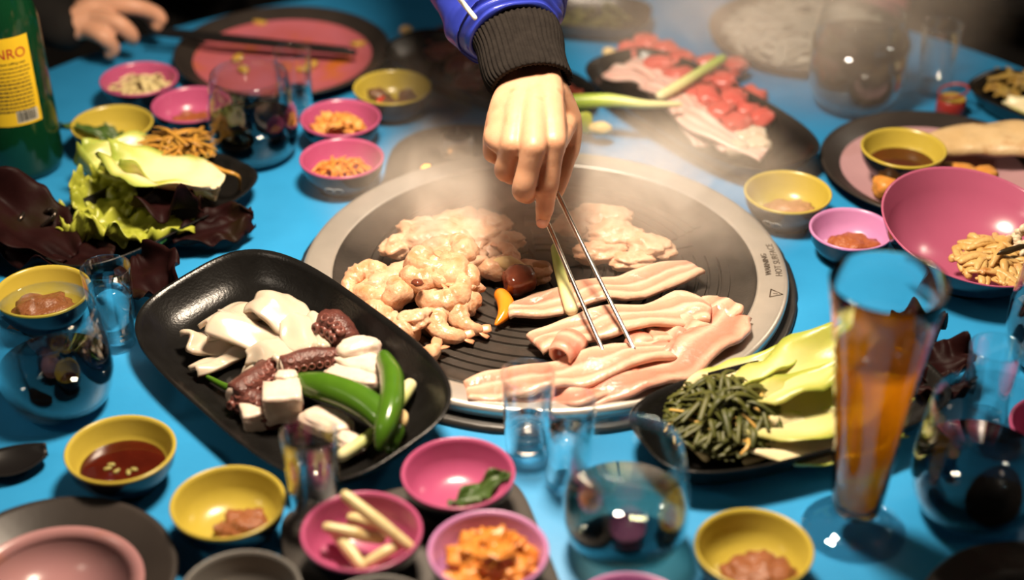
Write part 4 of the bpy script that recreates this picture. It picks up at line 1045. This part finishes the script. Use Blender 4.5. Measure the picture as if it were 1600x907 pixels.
rn = random.Random(8); bm_ = mk('white_bean', blob((.0042,.0034,.003), 2, 1.2, 0.12, 2), bean_m)
for k in range(70):
    a = rn.uniform(0, 6.283); r = 0.022*math.sqrt(rn.random())
    obj('white_bean', bm_, loc=BB+Vector((0.052+r*math.cos(a)*0.8, -0.012+r*math.sin(a), 0.040+0.022*(1-(r/0.022)**2)*rn.uniform(.5,1))), rot=(rn.uniform(0,3), rn.uniform(0,3), rn.uniform(0,3)), label='pale bean in the heap beside the fried strips', cat='bean', group='pale beans in the slanted bowl')
# leftovers at the far right and noodles on the far platter
obj('leftover_greens', strands(40, 0.034, 0.022, 0.004, 33, 0.045, 0.4, 0.0), M('leftover', (0.30,0.16,0.03), (0.34,0.24,0.06), (0.10,0.06,0.012), scale=40, rough=0.35), loc=at(1585,140,.012), label='yellow-brown leftovers in the far right tray', cat='vegetables', kind='stuff')
leaf(1570,160,.018,.07,.045,(0,0,-40),cab_m,'pale leaf under the leftovers in the far right tray',0.2,0.1,0.01,41)
obj('glass_noodles', strands(120, 0.092, 0.020, 0.0045, 35, 0.10, 0.5, 0.0), noodle_m, loc=Vector((PL4.x, PL4.y, 0.007)), label='tangle of glass noodles on the far platter', cat='noodles', kind='stuff')
# scraps on the used plate
for i, (x, y) in enumerate(((475,108),(487,100),(372,90),(380,108),(405,35),(560,68))):
    obj('food_scrap', blob((.010,.006,.003), i+240, 1.8, 0.4, 2), M('scrap', (0.50,0.26,0.04), (0.42,0.30,0.05), scale=80, rough=0.4), loc=at(x, y, .0085), rot=R3(0,0,i*40), label='orange food scrap on the far pink plate, '+('nearest the yellow mushroom bowl side','right of the tumbler rim','seen through the tumbler rim','just above the tumbler rim','far side near the edge','at the right end of the chopsticks')[i], cat='scrap', group='scraps on the far pink plate')
# red paste stain lumps on the used near plate are in its glaze

# ================================================================== chopsticks, spoon, bottle cap
black_l = M('black_lacquer', (0.008,0.007,0.007), rough=0.4, spec=0.2)
for i, (a, b, lab_) in enumerate((((232,44,.030),(540,78,.020),'black chopstick across the far pink plate, upper of the pair'), ((236,52,.030),(552,82,.020),'black chopstick across the far pink plate, lower of the pair'))):
    p, q = at(*a), at(*b)
    obj('chopstick', tube([(0,0,0), (q-p)*0.5, q-p], [.0028,.0036,.0042], 8, 3), black_l, loc=p, label=lab_, cat='chopstick', group='black chopsticks')
sp = empty('black_spoon', at(40,725,.004), R3(0,0,200), label='black spoon tip at the left edge above the near plate', cat='spoon')
def spoon(u, v):
    s = 2*v-1; w = 0.019*math.sin(math.pi*(0.06+0.88*u))**0.6
    return (u*0.058-0.018, s*w, 0.006*(s*s)+0.005*(2*u-1)**2)
obj('spoon_head', sheet(spoon, 16, 10, 0.0022), black_l, sp)
obj('handle', tube([(0.038,0,0.006),(0.09,0,0.014),(0.16,0,0.018)], [.004,.0032,.004], 10, 4, flat=0.6), black_l, sp)
cp = empty('bottle_cap', at(1484,178,0), label='small red cap with yellow top at the far right', cat='bottle cap')
obj('cap_side', lathe([(0,0.0),(0.0150,0),(0.0162,0.003),(0.0158,0.018),(0.0145,0.0195)], 28), M('cap_red', (0.28,0.025,0.02), rough=0.35), cp)
obj('cap_top', lathe([(0.0145,0.0195),(0.013,0.0188),(0,0.0185)], 28), M('cap_yellow', (0.34,0.22,0.03), rough=0.4), cp)
obj('torn_ring', lathe([(0.0150,0.027),(0.0165,0.027),(0.0165,0.0295),(0.0150,0.0295),(0.0150,0.027)], 28, lambda a, r, z: 0.004*math.cos(a)), M('cap_red'), cp)

# ================================================================== the gripping hand, jacket and tongs
skin = M('skin', (0.54,0.28,0.165), (0.59,0.325,0.20), (0.50,0.235,0.135), scale=60, rough=0.42, sss=0.25, bump=0.10, bscale=700)
nail_m = M('finger_nail', (0.70,0.40,0.32), rough=0.2)
J = dict(
 i=[(866,222,.172),(857,287,.135),(851,326,.108),(848,345,.092)],
 m=[(834,230,.174),(818,296,.136),(824,303,.110),(834,286,.100)],
 r=[(800,226,.170),(789,266,.142),(800,274,.116),(815,262,.108)],
 p=[(772,212,.162),(769,239,.142),(784,250,.120),(798,240,.112)],
 t=[(884,188,.150),(889,226,.128),(876,272,.108),(869,300,.094)])
J = {k: [at(*q) for q in v] for k, v in J.items()}
wr = at(829, 122, .194)             # wrist
fa = at(812, 40, .217)              # forearm inside the cuff
RAD = dict(i=[.0105,.0092,.0083,.0066], m=[.0112,.0102,.0090,.0072], r=[.0108,.0096,.0086,.0070], p=[.0098,.0084,.0074,.0062], t=[.0140,.0105,.0090,.0070])
parts = []
side = Vector((1, 0, 0))
for k, off in (('i',.017),('m',.005),('r',-.007),('p',-.018)):
    w0 = wr+side*off*0.85
    mid = w0.lerp(J[k][0], 0.55)+Vector((0,0,0.003))
    parts.append(tube([fa+side*off*0.8, w0, mid, J[k][0]], [.014,.0135,.0120,RAD[k][0]*1.02], 14, 6))
    parts.append(tube([w0+Vector((0,0.004,-0.014)), mid+Vector((0,0.006,-0.014)), J[k][0]+Vector((0,0.010,-0.012))], [.014,.015,.011], 14, 6))   # palm side
    pts = J[k]; rd = RAD[k]
    # extra points swell each knuckle a little
    P2, R2 = [pts[0]], [rd[0]]
    for a in range(3):
        P2 += [pts[a].lerp(pts[a+1], 0.5), pts[a+1]]
        R2 += [(rd[a]+rd[a+1])*0.5*0.95, rd[a+1]*(1.04 if a < 2 else 1)]
    parts.append(tube(P2, R2, 14, 4))
for u_ in (0.25, 0.5, 0.75, 0.95):     # back of the hand, one smooth shield
    c_ = wr.lerp((J['i'][0]+J['p'][0])*0.5, u_)
    parts.append(G().add(blob((0.0290+0.0085*u_, 0.026, 0.0165), 1, 1, 0.0, 3), TRS(c_+Vector((0.001,0.0,-0.0005)), (math.radians(12),0,0))))
parts.append(tube([wr+side*.020+Vector((0,0,-.010)), J['t'][0], J['t'][1], J['t'][1].lerp(J['t'][2],.5), J['t'][2], J['t'][3]], [.014,.0150,.0112,.0100,.0098,.0075], 14, 5))
parts.append(tube([J['t'][0], J['t'][0].lerp(J['i'][0], .6)+Vector((0,.004,-.006)), J['i'][0]+Vector((0,.004,-.008))], [.012,.011,.009], 12, 4))
base_p = at(820, 150, .12); base_p.z = .0
P1 = empty('person', Vector((fa.x, fa.y, fa.z)), label='person in a blue jacket with black knit cuff gripping steel tongs over the grill', cat='person')
def rel(me, o):
    me.transform(Matrix.Translation(-o)); return me
hand_me = organic('hand', parts, skin, 0.0013, 22, 0.5)
obj('hand', rel(hand_me, P1.location), parent=P1)
# nails on the index finger and thumb, facing up and to the front
def nail(c, d, up, w, l):
    x = d.normalized(); z = (up-x*up.dot(x)).normalized(); y = z.cross(x)
    m = Matrix((x, y, z)).transposed().to_4x4(); m.translation = c
    g = blob((l, w, 0.0016), 1, 1, 0.0, 3)
    return G().add(g, m)
ix = J['i']; dv = ix[3]-ix[2]; toc = (CAM-ix[3]).normalized()
nz = (toc-dv.normalized()*toc.dot(dv.normalized())).normalized()
obj('finger_nail', nail(ix[3]-dv*0.22+nz*RAD['i'][3]*0.95-P1.location, dv, toc, .0054, .0068), nail_m, P1)
# knit cuff and blue sleeve
cuff_m = M('black_knit', (0.009,0.007,0.006), (0.016,0.013,0.011), scale=120, rough=0.9, spec=0.15, bump=0.3, bscale=500)
ax0 = at(829, 132, .192); ax1 = at(808, 62, .212); ax2 = at(795, 28, .222)
def ribs(u, a): return 1+0.030*math.cos(a*46)+0.03*math.sin(u*9+a)
def hollow(pts, rads, n, sub, rf, flat=1.0, th=0.004):
    g = tube(pts, rads, n, sub, flat=flat, cap=0, rfun=rf, up=(0,0,1))
    g.f = g.f[:-2]
    g2 = tube(pts, [r-th for r in rads], n, sub, flat=flat, cap=0, rfun=rf, up=(0,0,1))
    k = len(g.v); m = len(g.v)//n
    g.v += g2.v; g.f += [tuple(reversed([i+k for i in f])) for f in g2.f[:-2]]
    for e in (0, (m-1)*n):
        for j in range(n):
            j2 = (j+1) % n; q = (e+j, e+j2, k+e+j2, k+e+j)
            g.f.append(q if e else tuple(reversed(q)))
    g.uv = []
    return g
o = P1.location
cuff = obj('knit_cuff', hollow([ax0-o, ax0.lerp(ax1,.15)-o, ax0.lerp(ax1,.6)-o, ax1-o, ax2-o], [.0365,.0378,.0385,.040,.040], 184, 5, ribs, 0.74), cuff_m, P1, label='ribbed black knit cuff')
jk_m = M('blue_jacket', (0.022,0.035,0.30), (0.035,0.055,0.42), scale=12, rough=0.32, spec=0.5, bump=0.2, bscale=60)
s0 = at(803, 54, .214); s1 = at(788, 22, .223); s2 = at(770, -50, .245); s3 = at(740, -150, .28); s4 = Vector((-0.16, 0.85, 0.33))
def puffs(u, a): return 1+0.07*math.sin(u*60)*(0.5+0.5*math.sin(a*1+1))+0.07*noise.noise(Vector((u*14, math.cos(a)*1.8, math.sin(a)*1.8)))
slv = obj('jacket_sleeve', hollow([s0-o, s0.lerp(s1,.4)-o, s1-o, s2-o, s3-o, s4-o], [.040,.050,.057,.064,.070,.078], 64, 10, puffs, 0.86, 0.003), jk_m, P1, label='shiny royal blue puffed sleeve')
# white piping with a dark edge along the top of the sleeve
pip = [at(742, 28, .258)-o, at(726, 8, .268)-o, at(708, -16, .282)-o, at(688, -60, .30)-o]
obj('piping', tube(pip, .0022, 8, 5), M('white_piping', (0.7,0.68,0.62), rough=0.5), slv)
# torso far out of the frame, so that the arm belongs to somebody
# tongs
tg_m = M('tongs_steel', (0.72,0.68,0.63), rough=0.18, metal=1)
A1, A2 = at(947, 561, PZ+.016), at(991, 548, PZ+.018)
B1, B2 = at(833, 296, .094), at(868, 297, .098)
hng = at(842, 240, .122)
tongs = empty('cooking_tongs', hng, label='slim steel tongs held in the hand, pinching a pork slice', cat='tongs')
def tong_arm(T, B):
    d = (B-T)
    pts = [T, T+d*0.04+Vector((0,0,0.0005)), T+d*0.35, T+d*0.7, B, B.lerp(hng, .6), hng]
    return tube([p-hng for p in pts], [.0014,.0020,.0020,.0021,.0023,.0023,.0023], 10, 5, flat=0.6, up=(0,-0.6,0.8))
obj('tong_arm', tong_arm(A1, B1), tg_m, tongs); obj('tong_arm', tong_arm(A2, B2), tg_m, tongs)
obj('spring_bend', tube([B1.lerp(hng,.9)-hng, Vector((0.0,0.006,0.006)), B2.lerp(hng,.9)-hng], .0034, 10, 5, flat=0.6), tg_m, tongs)

# ================================================================== other guests
blk = M('black_cloth', (0.006,0.005,0.005), (0.010,0.009,0.008), scale=30, rough=0.85, spec=0.2)
# left guest: torso behind the table edge, forearm on the table, relaxed hand holding the chopsticks
Q = lambda x, y, z: at(x, y, z)
P2 = empty('person', Vector((-0.66, 0.86, -0.30)), label='guest in black at the far left with a hand by the chopsticks', cat='person')
o2 = P2.location
wl = Q(98, 44, .040)
fing = [([(150,10,.060),(205,10,.062),(240,20,.050),(252,30,.042)], [.0115,.0105,.0095,.0078]),
        ([(142,28,.052),(180,34,.054),(203,52,.040),(207,62,.030)], [.0118,.0108,.0096,.0078]),
        ([(132,44,.042),(160,56,.042),(176,74,.026),(172,84,.018)], [.0112,.0100,.0090,.0074]),
        ([(150,6,.045),(190,8,.040),(225,14,.034),(246,40,.034)], [.014,.0115,.0100,.0080])]
prt = []
for pts, rd in fing:
    W3 = [Q(*p) for p in pts]
    prt.append(tube(W3, rd, 12, 5))
    prt.append(tube([wl+Vector((-0.02,0.02,0.0)), wl, W3[0]], [.020,.019,rd[0]*1.1], 12, 5))
skin2 = M('skin_left_guest', (0.52,0.27,0.17), (0.58,0.31,0.20), scale=60, rough=0.5, sss=0.2)  # even skin tone of the far left guest
obj('hand', rel(organic('hand', prt, skin2, 0.0022, 8, 0.5), o2), parent=P2)
obj('sleeve', tube([wl+Vector((0.000,0.004,0))-o2, wl+Vector((-0.05,0.05,0.01))-o2, wl+Vector((-0.14,0.15,0.02))-o2, Vector((-0.66,0.92,0.10))-o2], [.030,.038,.046,.06], 20, 6, flat=0.9), blk, P2)
def torso(wd, dp, hgt):
    prof = [(0.02,0.0),(0.0,0.02),(-0.005,hgt*0.4),(0.0,hgt*0.7),(0.03,hgt*0.9),(0.09,hgt*0.98)]
    return tray_g(wd, dp, prof, p=2.4, n=40)
obj('torso', torso(0.24, 0.13, 0.62), blk, P2, loc=(-0.0,0.11,0.0))
obj('upper_arm', tube([(-0.0,0.06,0.40),(0.10,0.0,0.34),(0.20,-0.02,0.28)], [.07,.06,.05], 16, 5), blk, P2)
obj('upper_arm', tube([(0.18,0.10,0.50),(0.30,0.04,0.36),(0.36,-0.02,0.34),(0.30,-0.10,0.325)], [.07,.058,.045,.030], 16, 5), blk, P2)
P3 = empty('person', Vector((0.66, 0.86, -0.30)), label='guest in black seated behind the far right edge of the table', cat='person')
obj('torso', torso(0.23, 0.13, 0.62), blk, P3, loc=(0.06,0.0,0.0), rot=(0,0,-0.6))
obj('sleeve', tube([(-0.14,0.02,0.46),(-0.12,-0.10,0.34),(-0.02,-0.20,0.315)], [.055,.05,.04], 16, 5), blk, P3)
ps = empty('stool', Vector((0.40, 0.98, -0.74)), label='pink seat glimpsed past the far edge of the table', cat='stool')
obj('seat_pad', lathe([(0,0.62),(0.15,0.62),(0.165,0.635),(0.165,0.66),(0.15,0.675),(0,0.68)], 40), M('pink_vinyl', (0.42,0.12,0.17), rough=0.5), ps, label='pink seat pad')
for k in range(4):
    a = math.pi/4+k*math.pi/2
    obj('leg', tube([(0.12*math.cos(a),0.12*math.sin(a),0.62),(0.16*math.cos(a),0.16*math.sin(a),0)], .012, 8, 1), M('table_steel'), ps)

# ================================================================== smoke rising from the grill
def smoke(name, loc, size, dens, nscale, seed, label, lo=0.42, hi=0.75, fall=1.6):
    m = bpy.data.materials.new(name+'_volume'); m.use_nodes = True; nt = m.node_tree; nt.nodes.clear(); L = nt.links.new
    out = nt.nodes.new('ShaderNodeOutputMaterial'); vs = nt.nodes.new('ShaderNodeVolumeScatter')
    vs.inputs['Color'].default_value = (0.94,0.81,0.68,1); vs.inputs['Anisotropy'].default_value = -0.1
    tc = nt.nodes.new('ShaderNodeTexCoord'); ln = nt.nodes.new('ShaderNodeVectorMath'); ln.operation = 'LENGTH'
    L(tc.outputs['Object'], ln.inputs[0])
    mr = nt.nodes.new('ShaderNodeMapRange'); mr.inputs['From Min'].default_value = 1.0; mr.inputs['From Max'].default_value = 0.15
    L(ln.outputs['Value'], mr.inputs['Value'])
    pw = nt.nodes.new('ShaderNodeMath'); pw.operation = 'POWER'; pw.inputs[1].default_value = fall; L(mr.outputs[0], pw.inputs[0])
    n = nt.nodes.new('ShaderNodeTexNoise'); n.inputs['Scale'].default_value = nscale; n.inputs['Detail'].default_value = 3.0; n.inputs['Distortion'].default_value = 1.2
    ad = nt.nodes.new('ShaderNodeVectorMath'); ad.operation = 'MULTIPLY_ADD'; ad.inputs[1].default_value = tuple(q/max(size) for q in size); ad.inputs[2].default_value = (seed, seed*2.3, seed*0.7)
    L(tc.outputs['Object'], ad.inputs[0]); L(ad.outputs[0], n.inputs['Vector'])
    m2 = nt.nodes.new('ShaderNodeMapRange'); m2.inputs['From Min'].default_value = lo; m2.inputs['From Max'].default_value = hi
    L(n.outputs['Fac'], m2.inputs['Value'])
    mu = nt.nodes.new('ShaderNodeMath'); mu.operation = 'MULTIPLY'; L(pw.outputs[0], mu.inputs[0]); L(m2.outputs[0], mu.inputs[1])
    m3 = nt.nodes.new('ShaderNodeMath'); m3.operation = 'MULTIPLY'; m3.inputs[1].default_value = dens; L(mu.outputs[0], m3.inputs[0])
    L(m3.outputs[0], vs.inputs['Density']); L(vs.outputs[0], out.inputs['Volume'])
    g = G(); vs_, fs_ = ico(3); g.v = [v.copy() for v in vs_]; g.f = list(fs_)
    o = obj(name, g, m, loc=loc, sc=size, label=label, cat='smoke', kind='stuff')
    return o
smoke('grill_smoke', (-0.06, 0.07, 0.066), (0.17, 0.13, 0.060), 25.0, 2.6, 1.0, 'smoke rising off the back left of the grill pan', 0.30, 0.72, 1.3)
smoke('grill_smoke', (0.11, 0.08, 0.068), (0.16, 0.16, 0.060), 25.0, 2.6, 11.0, 'smoke rising off the back right of the grill pan', 0.30, 0.72, 1.3)
smoke('drifting_smoke', (0.25, 0.38, 0.13), (0.27, 0.26, 0.12), 7.5, 2.6, 4.0, 'brownish smoke drifting over the raw meat tray', 0.34, 0.66, 1.3)
smoke('knob_smoke', (-0.09, 0.25, 0.08), (0.11, 0.10, 0.075), 3.5, 2.6, 7.5, 'thin smoke curling over the stove knob', 0.34, 0.70, 1.3)
